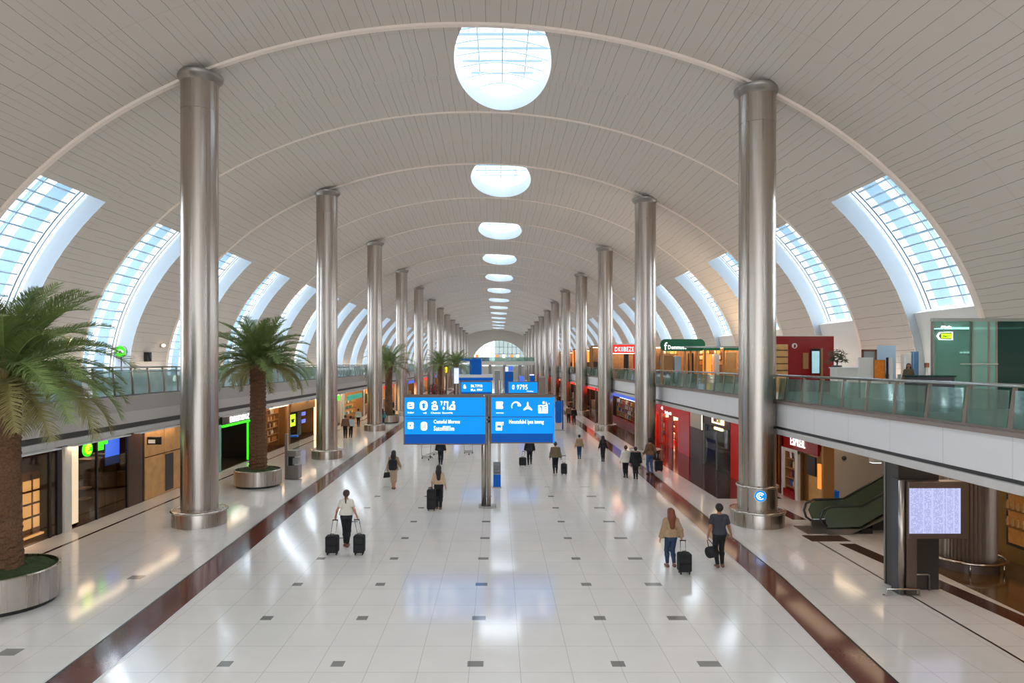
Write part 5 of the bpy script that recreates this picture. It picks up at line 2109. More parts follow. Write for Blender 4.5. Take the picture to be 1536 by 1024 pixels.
# ------------------------------------------------------------------ shops under and on the galleries
class Shop:
    """a shop unit along one side: u = metres along the hall from d0, v = metres into the shop"""

    def __init__(s, side, xf, d0, d1, h, label, z=0.0, group=None, dep=2.2):
        s.side, s.xf, s.d0, s.w, s.h, s.z, s.dep = side, xf, d0, d1 - d0, h, z, dep
        s.t = thing('shop_unit', label, 'shop', (xf, (d0 + d1) / 2, z), 0, group)

    def b(s, u0, u1, v0, v1, z0, z1, mb=None):
        mb = mb or MB()
        return mb.box(s.xf + s.side * v0, s.xf + s.side * v1, s.d0 + u0, s.d0 + u1, s.z + z0, s.z + z1)

    def part(s, name, m, *boxes, parent=None, bevel=0):
        if len(boxes) > 1 and name in ('pilaster', 'post', 'mullion', 'door_frame', 'window_frame', 'poster', 'machine_door', 'dark_slot', 'red_front', 'small_shelf', 'blue_screen'):
            for q in boxes[:-1]:
                s.part(name, m, q, parent=parent, bevel=bevel)
            boxes = boxes[-1:]
        mb = MB()
        for q in boxes:
            s.b(*q, mb=mb)
        return mb.build(name, M[m] if isinstance(m, str) else m, parent or s.t, bevel=bevel)

    def base(s, back='wall_dark', side='brown', floor_='brown', light='warm_light', lw=.5):
        w, h, D = s.w, s.h, s.dep
        s.part('back_wall', back, (0, w, D, D + .1, 0, h))
        s.part('side_wall', side, (0, .08, .02, D, 0, h))
        s.part('side_wall', side, (w - .08, w, .02, D, 0, h))
        s.part('inner_floor', floor_, (.08, w - .08, .05, D, 0, .02))
        s.part('inner_ceiling', 'brown', (.08, w - .08, .05, D, h - .06, h))
        if light:
            s.part('ceiling_light', light, (w * (.5 - lw / 2), w * (.5 + lw / 2), D * .35, D * .6, h - .1, h - .06))

    def shelves(s, u0, u1, v, zs, m='wood', goods=None, gl=None, step=.34):
        s.part('shelf_unit', m, (u0, u0 + .05, v - .35, v, 0, zs[-1] + .4), (u1 - .05, u1, v - .35, v, 0, zs[-1] + .4), *[(u0, u1, v - .35, v, z, z + .04) for z in zs])
        if goods:
            for z in zs:
                u = u0 + .2
                while u < u1 - .2:
                    good(s, u, v - .18, z + .045, goods, gl)
                    u += step

    def sign(s, u0, u1, z0, z1, m, txt=None, size=.35, tm='white_lit', v=-.06, name='sign_board', sx=1.0, bold=.004, sp=1.1):
        o = s.part(name, m, (u0, u1, v, v + .1, z0, z1))
        if txt:
            if s.side > 0:
                org = (s.xf + v - .015, s.d0 + (u0 + u1) / 2, s.z + (z0 + z1) / 2 - size * .35)
                text(txt, size, M[tm], o, org, (0, -1, 0), (0, 0, 1), 'CENTER', sx=sx, bold=bold, sp=sp)
            else:
                org = (s.xf - v + .015, s.d0 + (u0 + u1) / 2, s.z + (z0 + z1) / 2 - size * .35)
                text(txt, size, M[tm], o, org, (0, 1, 0), (0, 0, 1), 'CENTER', sx=sx, bold=bold, sp=sp)
        return o


rgs = random.Random(77)
GOODM = {}
for key, cols in (('mixed', [(190, 60, 40), (60, 90, 170), (220, 190, 120), (230, 226, 220), (40, 44, 50), (120, 150, 90)]),
                  ('warm', [(226, 180, 110), (190, 120, 60), (240, 220, 180), (120, 70, 40)]),
                  ('red', [(230, 226, 220), (210, 60, 50), (240, 200, 170), (60, 50, 60)])):
    GOODM[key] = [mat('goods_%s_%d' % (key, i), c, .4, noise=.2) for i, c in enumerate(cols)]
GM, NG = {}, [0]


def good(sh, u, v, z, kind, gl):
    if NG[0] > 900:
        return
    NG[0] += 1
    mi = rgs.randrange(len(GOODM[kind]))
    form = rgs.randrange(3)
    key = (kind, mi, form)
    nm = ('boxed_goods', 'bottle', 'gift_bag')[form]
    if key not in GM:
        m = GOODM[kind][mi]
        if form == 0:
            o = MB().box(-.12, .12, -.12, .12, 0, .3).build(nm, m, None, local=True, bevel=.012)
        elif form == 1:
            o = MB().lathe([(.06, 0), (.075, .05), (.075, .18), (.03, .25), (.03, .33)], 10).build(nm, m, None, 'auto', local=True)
        else:
            o = MB().hexa([(-.1, -.06, 0), (.1, -.06, 0), (.1, .06, 0), (-.1, .06, 0), (-.12, -.08, .26), (.12, -.08, .26), (.12, .08, .26), (-.12, .08, .26)]).tube([(-.06, 0, .25), (-.04, 0, .34), (.04, 0, .34), (.06, 0, .25)], .01, 5).build(nm, m, None, local=True)
        GM[key] = o.data
    else:
        o = bpy.data.objects.new(nm, GM[key])
        COL.objects.link(o)
    o.location = (sh.xf + sh.side * v, sh.d0 + u, sh.z + z)
    o.rotation_euler = (0, 0, PI / 2)
    tag(o, gl[form], 'goods', gl[3])


def goodlabels(where):
    return ('small box of goods on %s' % where, 'small bottle on %s' % where, 'small gift bag on %s' % where, 'goods on ' + where)


HL = 3.08
# --- palm side, near to far
s = Shop(-1, XL, 14.2, 23.5, HL, 'dark glazed shop with orange backlit display, nearest on the palm side')
s.base('wall_dark', 'brown', 'brown', 'warm_light', .2)
s.part('glass_pane', 'glass_bronze', (.1, s.w - .1, .03, .05, .05, 2.9))
s.part('door_frame', 'black', (8.7, 8.8, 0, .08, 0, 3.0), (9.1, 9.3, 0, .08, 0, 3.0), (2.0, 2.15, 0, .08, 0, 3.0))
s.part('glow_wall', 'amber', (6.0, 8.0, .5, .55, .2, 2.0))
dc = s.part('display_case', 'gold', (7.62, 8.5, .2, .45, .25, 2.35))
s.part('display_glow', 'cream_lit', (7.68, 8.44, .17, .21, .5, 2.1), parent=dc)
s.part('display_shelf', 'brown', (7.65, 8.47, .12, .22, .86, .92), (7.65, 8.47, .12, .22, 1.3, 1.36), (7.65, 8.47, .12, .22, 1.72, 1.78), (8.04, 8.08, .14, .22, .3, 2.3), parent=dc)
s.part('plinth_light', 'cream_lit', (7.3, 8.6, .12, .5, .2, .26))
s = Shop(-1, XL, 23.5, 28.9, HL, 'dark shop with round green sign and pale pilaster on the palm side')
s.base('brown', 'brown', 'brown', 'warm_light', .35)
s.part('pilaster', 'offwhite', (.12, .5, -.06, .2, 0, 3.05))
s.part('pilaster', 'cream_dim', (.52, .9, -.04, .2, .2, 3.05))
s.part('glass_pane', 'glass_bronze', (.95, 4.2, .03, .05, .0, 2.3))
s.part('mullion', 'black', (2.1, 2.17, 0, .08, 0, 3.05), (4.2, 4.3, 0, .08, 0, 3.05))
s.part('wood_panel', 'brown', (4.3, 5.4, .0, .1, 0, 3.05))
rs = s.part('sign_bracket', 'black', (1.35, 1.45, -.05, .02, 2.75, 2.85))
zc, uc = 2.8, s.d0 + 1.4
MB().poly(circ(uc, zc, .27), lambda u, v, w: (XL + .03 + w, u, v), .07).build('round_sign', M['green_lit'], rs)
eb = MB()
eb.tube([(XL + .115, uc + .15 * math.cos(a * .35), zc + .15 * math.sin(a * .35)) for a in range(2, 17)], .035, 6)
eb.ball((XL + .115, uc - .03, zc + .03), .03, .06, .06)
eb.build('emblem', M['yellow_lit'], rs, True)
s.part('green_screen', 'green_lit', (2.4, 2.85, .18, .24, 2.6, 3.02))
s.part('green_screen', 'green_lit', (2.9, 3.15, .2, .26, 2.8, 3.04))
s.part('blue_panel', 'blue_screen', (3.2, 4.15, .3, .34, 1.9, 3.05))
mc = s.part('machine_cabinet', 'charcoal', (2.3, 4.1, .4, 1.1, 0, 1.5), bevel=.03)
s.part('machine_head', 'bronze', (2.35, 3.1, .35, 1.0, 1.5, 2.3), parent=mc, bevel=.05)
s.part('machine_head', 'charcoal', (3.3, 4.0, .35, 1.0, 1.5, 2.4), parent=mc, bevel=.05)
s.part('machine_door', 'bronze', (2.45, 3.1, .37, .4, .15, 1.3), (3.3, 3.95, .37, .4, .15, 1.3), parent=mc)
s.part('small_shelf', 'offwhite', (1.85, 2.25, .3, .6, .8, .86), (1.85, 2.25, .3, .6, 1.2, 1.26))
st_ = thing('leather_seat', 'round brown leather seat inside the dark shop below the round green sign', 'seat', (XL - .5, s.d0 + 1.4, 0.02))
MB().lathe([(.26, .02), (.32, .1), (.32, .38), (.28, .46), (.1, .49)], 24, (XL - .5, s.d0 + 1.4, .02)).build('cushion', M['frame_brown'], st_, True)
MB().tube([(XL - .7, s.d0 + 1.15, .48), (XL - .8, s.d0 + 1.4, .75), (XL - .7, s.d0 + 1.65, .48)], .08, 8).build('back', M['frame_brown'], st_, True)
s = Shop(-1, XL, 29.0, 35.9, HL, 'shopfront of tall honey coloured wall panels beside the nearest palm side column')
s.base('brown', 'brown', 'brown', None)
for i in range(4):
    s.part('wall_panel', 'gold_glow', (.1 + i * 1.7, 1.76 + i * 1.7, 0, .1, .02, 1.85), (.1 + i * 1.7, 1.76 + i * 1.7, 0, .1, 1.9, 3.05), bevel=.008)
s.part('dark_door', 'wall_dark', (1.85, 2.6, -.02, .05, .1, 1.8))
hs = thing('hanging_sign', 'small black hanging sign on the honey coloured panels, beside the nearest column', 'sign', (XL + .35, 29.3, 2.4))
MB().box(XL - .03, XL + .6, 29.25, 29.35, 2.44, 2.78).build('sign_box', M['black'], hs, bevel=.015)
MB().box(XL + .06, XL + .36, 29.23, 29.25, 2.5, 2.66).build('face', M['white'], hs)
s = Shop(-1, XL, 36.1, 42.6, HL, 'shop with green lit portal and white letters behind the second palm')
s.base('green_dim', 'brown', 'brown', 'cool_light', .2)
s.part('pilaster', 'wood', (.05, .5, -.04, .1, 0, 3.0))
s.part('pilaster', 'glass_frost', (.55, .95, -.02, .06, 0, 2.6))
s.sign(1.0, 5.9, 2.56, 3.02, 'black', 'EMMMOIDUZ', .46, 'white_lit', bold=.008)
s.part('neon_strip', 'green_lit', (1.0, 5.2, -.1, .02, 2.42, 2.55))
s.part('neon_strip', 'green_lit', (4.8, 4.87, -.08, .02, .1, 2.42))
s.part('portal_side', 'wall_dark', (4.9, 6.4, -.02, .08, 0, 3.0))
s.shelves(1.05, 2.6, 1.1, (.5, 1.0, 1.5, 2.0), 'glass_frost', 'mixed', goodlabels('the shelves of the green portal shop'))
ph = s.part('poster', 'white_lit', (2.4, 2.95, 1.2, 1.22, 1.65, 2.15), (3.2, 3.6, 1.2, 1.22, 1.55, 2.2))
s.part('poster_frame', 'lime', (3.3, 3.5, 1.17, 1.2, 1.65, 1.9), parent=ph)
s = Shop(-1, XL, 42.8, 49.2, HL, 'golden lit shop with tall stocked shelves on the palm side')
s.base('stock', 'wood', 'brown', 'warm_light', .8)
s.part('lit_fascia', 'cream_lit', (2.2, 6.2, -.03, .04, 2.92, 3.02))
s.part('door_frame', 'wood', (.1, .5, -.03, .1, 0, 3.0), (5.8, 6.2, -.03, .1, 0, 3.0))
s.shelves(.6, 3.1, .9, (.45, .95, 1.45, 1.95, 2.4), 'wood', 'warm', goodlabels('the golden lit shelves behind the second palm'))
s.shelves(3.3, 5.7, .9, (.45, .95, 1.45, 1.95, 2.4), 'wood', 'warm', goodlabels('the golden lit shelves next to the dark screen shop'))
s = Shop(-1, XL, 49.4, 58.2, HL, 'dark shop with lime and blue screens, left of the second column')
s.base('wall_dark', 'wood', 'brown', 'warm_light', .15)
s.part('upper_panel', 'gold', (.1, 8.7, -.02, .06, 2.35, 3.02))
s.part('door_frame', 'cream_lit', (6.7, 6.95, -.03, .1, 0, 3.0))
s.part('lime_screen', 'lime', (.9, 2.3, .3, .34, 1.2, 2.1))
sf_ = s.part('screen_figure', 'black', (1.3, 1.8, .27, .3, 1.5, 1.75), (1.15, 2.0, .27, .3, 1.68, 1.74))
s.part('blue_screen', 'blue_screen', (4.6, 5.7, .5, .54, 1.15, 1.45), (4.6, 5.7, .5, .54, 1.75, 2.05))
s.part('arch', 'black', (3.2, 4.3, .45, .5, .3, 2.2))
s = Shop(-1, XL, 58.4, 67.0, HL, 'lit shop with bright green lintel right of the second palm side column')
s.base('stock', 'offwhite', 'brown', 'warm_light', .9)
s.sign(2.5, 6.2, 2.45, 2.95, 'green_lit')
s.part('lit_strip', 'white_lit', (3, 6, -.08, .0, 2.95, 3.05))
s.part('pilaster', 'offwhite', (7.0, 7.4, -.04, .1, 0, 3.0), (8.1, 8.5, -.04, .1, 0, 3.0))
s.shelves(.4, 6.4, 1.0, (.5, 1.1, 1.7), 'wood', 'warm', goodlabels('the shelves under the bright green lintel'), .6)
s = Shop(-1, XL, 67.2, 76.0, HL, 'shop with teal lintel just left of the third palm side column')
s.base('cream_lit', 'wood', 'brown', 'warm_light', .8)
s.sign(.8, 8.0, 2.2, 2.7, 'teal_lit')
s.shelves(.6, 8.0, 1.0, (.5, 1.1, 1.7), 'wood', 'mixed', goodlabels('the shelves under the teal lintel'), .7)
pal = [('stock', 'amber', 'warm'), ('cream_lit', 'red_lit', 'red'), ('wall_dark', 'teal_lit', 'mixed'), ('stock', 'blue_screen', 'warm')]
names = {'amber': 'amber', 'red_lit': 'red', 'teal_lit': 'teal', 'blue_screen': 'blue'}
dd = 76.2
for i in range(8):
    bk, sgm, gk = pal[i % 4]
    w_ = 12.0
    s = Shop(-1, XL, dd, dd + w_, HL, 'distant lit shop with %s sign strip, %s beyond the teal lintel shop' % (names[sgm], ORD[i]))
    s.base(bk, 'wood', 'brown', 'warm_light', .8)
    s.sign(1.5, w_ - 3, 2.5, 3.0, sgm)
    s.part('pilaster', 'offwhite', (0, .6, -.05, .1, 0, 3.0), (w_ - .6, w_, -.05, .1, 0, 3.0))
    s.part('counter', 'wood', (1.5, w_ - 2, .6, 1.2, 0, 1.0))
    dd += w_ + .3

# --- red shop side, lower level
HR = 3.38
XS = 12.3
s = Shop(1, 13.1, 26.9, 30.9, HR, 'small shop with dark red sign board and white letters near the escalator', dep=.42)
s.part('back_wall', 'gold', (0, 4.0, .36, .42, 0, 3.0))
s.part('inner_glow', 'gold_glow', (.25, 1.9, .33, .36, .1, 2.3))
s.sign(.3, 3.85, 2.2, 2.95, 'red_dark', "I:SPREIL", .5, 'white_lit', sx=.72, bold=.004, sp=1.2)
s.part('door_frame', 'offwhite', (2.2, 2.45, -.03, .1, 0, 2.2), (3.5, 3.7, -.03, .1, 0, 2.2))
s.part('lintel', 'offwhite', (2.2, 3.75, -.02, .08, 2.05, 2.2))
s.part('pilaster', 'brown', (3.8, 4.0, -.05, .1, 0, 3.34))
s.part('pilaster', 'offwhite', (3.55, 3.78, -.06, .1, 0, 3.34))
s.part('end_panel', 'wood', (-.1, .05, -.02, .42, 0, 2.9))
s.part('display_niche', 'amber', (.1, .4, -.02, .06, .9, 1.9))
s.part('screen', 'black', (.75, 1.5, .05, .12, 1.3, 2.1))
s.part('base_step', 'red_dark', (2.45, 3.5, -.1, .1, 0, .36))
s.part('side_pilaster', 'wood', (4.02, 4.5, -.05, .3, 0, 3.36))
s.part('side_pilaster', 'offwhite', (4.5, 5.2, -.02, .3, 0, 3.36))
s.part('transom', 'brown', (0, 4.0, -.02, .42, 2.95, 3.36))
s.shelves(2.5, 3.5, .34, (.45, .87, 1.29, 1.71), 'wood', 'mixed', goodlabels('the rack under the dark red sign board'), .22)

s = Shop(1, XS, 31.0, 35.2, HR, 'bright red shop unit just behind the nearest red shop side column', dep=.55)
s.base('red_dark', 'red', 'red_dark', 'warm_light', .2)
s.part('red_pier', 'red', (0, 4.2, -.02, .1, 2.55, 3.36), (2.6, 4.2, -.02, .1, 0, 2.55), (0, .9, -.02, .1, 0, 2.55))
s.part('dark_slot', 'wall_dark', (.9, 1.5, .05, .12, 0, 2.5), (2.0, 2.6, .05, .12, 0, 2.5))
s = Shop(1, XS, 35.3, 40.0, HR, 'dark glazed shop with small white sign between red units')
s.base('wall_dark', 'brown', 'brown', 'warm_light', .2)
s.part('upper_panel', 'brown', (0, 4.7, -.02, .08, 2.45, 3.36))
s.sign(.9, 2.9, 2.62, 3.02, 'cream_lit', '00BCIER', .3, 'brown', bold=.0)
s.sign(1.2, 2.5, 2.28, 2.42, 'cream_lit', name='small_sign')
s.part('glass_pane', 'glass_clear', (.05, 4.6, .02, .04, 0, 2.4))
s.part('mullion', 'steel_dull', (4.5, 4.65, -.02, .06, 0, 3.3), (2.2, 2.27, 0, .06, 0, 2.4))
s.part('counter', 'steel_dull', (.4, 4.2, .6, 1.1, .85, .95), (.4, 4.2, .65, 1.05, .3, .35))
s.part('counter_front', 'charcoal', (.4, 4.2, .6, .66, 0, .9))
s.part('shelf_light', 'cool_light', (.4, 4.2, 1.6, 1.66, 1.7, 1.76))
s = Shop(1, XS, 40.1, 42.7, HR, 'narrow bay of beige board over dark panel beside the red shop')
s.part('upper_board', 'wall', (0, 2.6, 0, .1, 2.0, 3.36))
s.part('lower_board', 'brown', (0, 2.6, 0, .1, 0, 2.0))
s.part('edge_light', 'cream_lit', (.02, .12, -.03, .03, 2.0, 3.3))
s = Shop(1, XS, 42.8, 53.0, HR, 'large red lacquered shop with white lettering and lit windows beside the second column')
s.base('cream_lit', 'red', 'red_dark', 'warm_light', .6)
s.part('red_front', 'red', (0, 2.6, -.03, .1, 0, 3.36), (2.6, 10.2, -.03, .1, 2.3, 3.36), (4.3, 5.1, -.03, .1, 0, 2.4), (7.4, 8.0, -.03, .1, 0, 2.4), (9.6, 10.2, -.03, .1, 0, 2.4))
o = s.part('letter_panel', 'red', (3.0, 10.0, -.045, -.03, 2.35, 3.3))
for q, (tx, sz, uu, zz) in enumerate((('Bamiack', .34, 8.3, 2.95), ('--F;', .3, 7.2, 2.6), ('Bans Parus Gift', .26, 5.2, 2.36))):
    text(tx, sz, M['white_lit'], o, (XS - .055, s.d0 + uu, zz), (0, -1, 0), (0, 0, 1), 'LEFT' if q < 2 else 'CENTER', bold=.01)
s.part('window_frame', 'steel_dull', (2.6, 2.68, -.02, .06, .1, 2.3), (4.22, 4.3, -.02, .06, .1, 2.3), (5.1, 5.18, -.02, .06, .1, 2.3), (7.32, 7.4, -.02, .06, .1, 2.3), (8.0, 8.08, -.02, .06, .1, 2.3))
for a_, b_ in ((2.7, 4.2), (5.2, 7.3), (8.1, 9.5)):
    s.part('lit_panel', 'cream_lit', (a_, b_, .86, .9, .3, 2.3))
s.shelves(2.7, 4.2, .8, (.5, 1.0, 1.5), 'red_dark', 'red', goodlabels('the red shop window nearer the beige board'))
s.shelves(5.2, 7.3, .8, (.5, 1.0, 1.5), 'red_dark', 'red', goodlabels('the middle window of the red shop'))
s.shelves(8.1, 9.5, .8, (.5, 1.0, 1.5), 'red_dark', 'mixed', goodlabels('the red shop window beside the second column'))
s = Shop(1, XS, 58.0, 71.5, HR, 'shop with blue light band over crowded merchandise, between second and third columns')
s.base('stock', 'brown', 'red_dark', 'warm_light', .9)
s.part('blue_band', 'blue_screen', (0, 13.5, -.04, .06, 2.6, 3.2))
s.part('white_band', 'white_lit', (0, 9, -.07, -.03, 2.56, 2.62))
s.part('front_plinth', 'red_dark', (0, 13.5, -.02, .2, 0, .5))
for i in range(3):
    s.shelves(.3 + 4.4 * i, 4.4 + 4.4 * i, .7, (.55, 1.0, 1.45, 1.9), 'wood', 'mixed', goodlabels('the %s rack under the blue light band' % ORD[i]), .46)
dd = 71.8
for i in range(9):
    bk, sgm, gk = [('wall_dark', 'red_lit', 'red'), ('stock', 'red_lit', 'warm'), ('stock', 'amber', 'warm')][i % 3]
    s = Shop(1, XS, dd, dd + 11.5, HR, 'distant shop with glowing %s strip, %s beyond the blue band shop' % ('red' if sgm == 'red_lit' else 'amber', ORD[i]))
    s.base(bk, 'brown', 'brown', 'warm_light', .8)
    s.sign(.3, 11, 2.6, 3.3, sgm)
    s.part('pilaster', 'brown', (0, .5, -.05, .1, 0, 3.3), (5, 5.4, -.05, .1, 0, 2.6), (11, 11.5, -.05, .1, 0, 3.3))
    s.part('counter', 'wood', (1.5, 9, .6, 1.2, 0, 1.0))
    dd += 11.8
s = Shop(1, XS, 53.2, 57.8, HR, 'dark brown panelled shop bay hidden behind the second red shop side column')
s.base('stock', 'brown', 'brown', 'warm_light', .5)
s.sign(.3, 4.3, 2.6, 3.3, 'brown')


# --- upper gallery, red shop side: boxes facing the camera
def face_box(name, label, cat, x0, x1, z0, z1, d, dep, m, th=None):
    t = thing(name, label, cat, ((x0 + x1) / 2, d + dep / 2, z0))
    return t


rd = 33.0
rx0, rx1 = px(1150, rd), px(1251, rd)
rt = pz(503, rd)
t = thing('red_kiosk', 'big dark red kiosk on the upper gallery just right of the nearest column', 'kiosk', ((rx0 + rx1) / 2, rd + 1, ZR))
b = MB().box(rx0, rx1, rd, rd + 2.4, ZR, rt)
b.build('red_box', M['red_dark'], t, bevel=.02)
MB().box(rx0 - .02, rx1 + .02, rd - .03, rd + 2.4, rt - .04, rt).build('top_edge', M['offwhite'], t)
MB().poly(circ(px(1191.5, rd), pz(518.5, rd), .13)[::-1], lambda u, v, w: (u, rd - w, v), .04).build('emblem', M['offwhite'], t)
MB().poly([(px(1190.5, rd), pz(516, rd)), (px(1193.5, rd), pz(517, rd)), (px(1193, rd), pz(521, rd)), (px(1190, rd), pz(521.5, rd))], lambda u, v, w: (u, rd - .04 - w, v), .01).build('emblem_mark', M['red_dark'], t)
f = MB().box(px(1215.5, rd), px(1229.5, rd), rd - .06, rd, pz(561, rd), pz(523, rd)).build('screen_frame', M['black'], t)
MB().box(px(1217, rd), px(1228, rd), rd - .08, rd - .05, pz(559.5, rd), pz(526.5, rd)).build('screen', mat('ice_screen', (170, 206, 214), .3, es=.45, ecol=(170, 215, 225), noise=.3, scale=3), f)
f = MB().box(px(1158, rd), px(1179.5, rd), rd - .2, rd, ZR, pz(516.5, rd)).build('gold_cabinet', M['gold_glow'], t, bevel=.01)
q = MB()
for yy in (526, 536, 546, 556):
    q.box(px(1159, rd), px(1179, rd), rd - .22, rd - .19, pz(yy, rd), pz(yy - 1.5, rd))
q.build('shelf', M['brown'], f)
MB().box(px(1204, rd), px(1212, rd), rd - .05, rd, pz(553, rd), pz(529, rd)).build('wood_inset', M['wood'], t)
MB().box(px(1230, rd), px(1233, rd), rd - .1, rd, ZR, pz(522, rd)).build('bronze_post', M['wood'], t)
# shrub beside the red kiosk
bx0 = px(1255.5, 31.5)
t = thing('potted_shrub', 'bushy dark shrub in a tall pot beside the dark red kiosk', 'plant', (bx0, 31.5, ZR))
MB().lathe([(.16, 0), (.2, .9), (.22, 1.3), (.18, 1.32)], 16).build('pot', M['charcoal'], t, 'auto', local=True)
fo = MB()
rr_ = random.Random(9)
for i in range(170):
    a, e = rr_.uniform(0, 2 * PI), rr_.uniform(-.3, 1.4)
    q = rr_.uniform(.2, .52)
    c = Vector((q * math.cos(a) * math.cos(e), q * math.sin(a) * math.cos(e), 1.55 + q * math.sin(e)))
    u = Vector((rr_.uniform(-1, 1), rr_.uniform(-1, 1), rr_.uniform(-.3, 1))).normalized() * .13
    w_ = u.orthogonal().normalized() * .035
    fo.add([c - u, c + w_, c + u, c - w_], [(0, 1, 2, 3)])
fo.build('foliage', M['leaf'], t, local=True)
MB().tube([(0, 0, 1.3), (.03, 0, 1.6)], .03, 6).build('stem', M['brown'], t, local=True)

# counters and boards between the kiosk and the glass lobby
cd = 27.0


def counter(x0, x1, d, h, label, m='offwhite', top='white'):
    t = thing('service_counter', label, 'counter', (px((x0 + x1) / 2, d), d, ZR), 0, 'gallery counters')
    MB().box(px(x0, d), px(x1, d), d, d + .6, ZR, ZR + h - .04).build('counter_body', M[m], t, bevel=.01)
    MB().box(px(x0, d) - .03, px(x1, d) + .03, d - .05, d + .65, ZR + h - .04, ZR + h).build('worktop', M[top], t, bevel=.008)
    MB().box(px(x0, d) + .05, px(x1, d) - .05, d + .02, d + .05, ZR, ZR + .1).build('toe_kick', M['charcoal'], t)
    return t


counter(1256, 1288, cd, 1.25, 'low white service counter on the gallery beside the shrub')
counter(1291, 1333, cd, .76, 'service counter on the gallery below the orange poster')
counter(1336.5, 1380, cd, .76, 'service counter on the gallery beside the person in dark jacket')
counter(1376, 1432, 19.4, 1.05, 'dark glass topped counter on the gallery in front of the green lobby', 'charcoal', 'glass_deep')


def board(x0, x1, y0, y1, d, label, name, cat, m, frame=None, tilt=0):
    """upright board standing on the counter; frame = (material, border)"""
    X0, X1, Z0, Z1 = px(x0, d), px(x1, d), ZR + .762, pz(y0, d)
    if d > 27.7:
        Z0 = ZR
    t = thing(name, label, cat, ((X0 + X1) / 2, d, Z0))
    if frame:
        e = frame[1]
        q = MB().box(X0, X0 + e, d, d + .06, Z0, Z1).box(X1 - e, X1, d, d + .06, Z0, Z1).box(X0, X1, d, d + .06, Z0, Z0 + e).box(X0, X1, d, d + .06, Z1 - e, Z1)
        q.build('border', M[frame[0]], t)
        X0, X1, Z0, Z1 = X0 + e, X1 - e, Z0 + e, Z1 - e
    MB().box(X0, X1, d + .015, d + .045, Z0, Z1).build('panel', M[m], t)
    MB().box((X0 + X1) / 2 - .1, (X0 + X1) / 2 + .1, d + .05, d + .2, Z0 - (frame[1] if frame else 0), Z0 + .2).build('easel', M['grey'], t)
    return t


board(1287.5, 1310, 536, 568, 27.15, 'plain cream board standing on the gallery counter', 'display_board', 'board', 'offwhite', ('white', .03))
board(1293, 1315.5, 524, 560, 27.5, 'brown framed picture behind the cream board on the gallery', 'framed_picture', 'picture', 'grey', ('frame_brown', .08))
board(1311.5, 1328, 539.5, 566, 27.1, 'orange poster board on the gallery counter', 'poster_board', 'poster', 'orange', ('wood', .02))
board(1316, 1344, 518, 560, 27.9, 'large pale blue panel behind the orange poster', 'display_board', 'board', 'mullion', None)
board(1330, 1333, 536, 566, 27.2, 'slim dark stand beside the orange poster', 'display_stand', 'stand', 'black', None)
board(1334.5, 1339.5, 536, 568, 27.25, 'narrow cream stand right of the orange poster', 'display_stand', 'stand', 'offwhite', None)
board(1352, 1357, 531, 562, 27.2, 'slim cream board leaning beside the blue cloth', 'display_board', 'board', 'offwhite', None)
board(1358.5, 1366.5, 529, 562, 27.4, 'white board left of the blue cloth', 'display_board', 'board', 'white', None)
cl = MB()
vs, fs = [], []
xa, xb, za, zb = px(1367, 27.8), px(1378, 27.8), pz(566, 27.8), pz(527, 27.8)
for i in range(11):
    for j in range(2):
        vs.append((xa + (xb - xa) * i / 10, 27.8 + .05 * math.sin(i * 1.9), za if j == 0 else zb - (.12 if i in (0, 10) else 0)))
fs = [(2 * i, 2 * i + 2, 2 * i + 3, 2 * i + 1) for i in range(10)]
t = thing('hanging_cloth', 'pale blue patterned cloth hanging on a stand on the gallery', 'cloth', ((xa + xb) / 2, 27.8, ZR))
cl.add(vs, fs).build('cloth', M['paleblue'], t)
MB().tube([(xa, 27.85, zb - .02), (xb, 27.85, zb - .02)], .015, 6).tube([((xa + xb) / 2, 27.9, ZR), ((xa + xb) / 2, 27.86, zb)], .02, 6).build('stand', M['black'], t)
t = thing('wall_phone', 'small brown box on the vault reveal right of the blue cloth', 'box', (px(1389.5, 28.2), 28.2, pz(552, 28.2)))
MB().box(px(1387, 28.2), px(1392, 28.2), 28.1, 28.25, pz(551, 28.2), pz(544, 28.2)).build('case', M['frame_brown'], t, bevel=.01)
MB().box(px(1388, 28.2), px(1391, 28.2), 28.15, 28.2, ZR, pz(551, 28.2)).build('stalk', M['grey'], t)
# green glass lobby
gd0 = 20.6
gx0 = px(1398, gd0)
gzt = pz(482, gd0)
t = thing('glass_lobby', 'green glass lift lobby on the upper gallery beside the nearest right window', 'lobby', (gx0 + 2.5, gd0, ZR))
MB().box(gx0, px(1456, gd0), gd0, gd0 + .03, ZR, gzt).build('glass_panel', M['glass_lobby'], t)
MB().box(px(1458, gd0), px(1480, gd0), gd0 - .05, gd0 - .02, ZR, gzt).build('glass_panel', M['glass_frost'], t)
MB().box(px(1483, gd0), px(1492, gd0), gd0 - .05, gd0 - .02, ZR, gzt).build('glass_panel', M['glass_frost'], t)
MB().box(px(1494, gd0), 18.3, gd0, gd0 + .03, ZR, gzt).build('glass_panel', M['glass_deep'], t)
q = MB()
for xx, w_ in ((1398.5, .03), (1457, .05), (1481.5, .06), (1493, .05)):
    q.box(px(xx, gd0) - w_ / 2, px(xx, gd0) + w_ / 2, gd0 - .06, gd0 + .06, ZR, gzt)
q.build('mullion', M['steel_dull'], t)
MB().box(gx0, 18.2, gd0 - .06, gd0 + .08, gzt, gzt + .1).build('head_rail', M['rail'], t)
MB().box(px(1437, gd0), px(1494, gd0), gd0 - .1, gd0 - .05, pz(546.5, gd0), pz(545, gd0)).build('push_bar', M['rail'], t)
MB().box(px(1405, gd0 + 1.7), 18.2, gd0 + 1.7, gd0 + 1.8, ZR, gzt - .1).build('back_wall', mat('lobby_wall', (96, 148, 134), .4, noise=.35, scale=1.2), t)
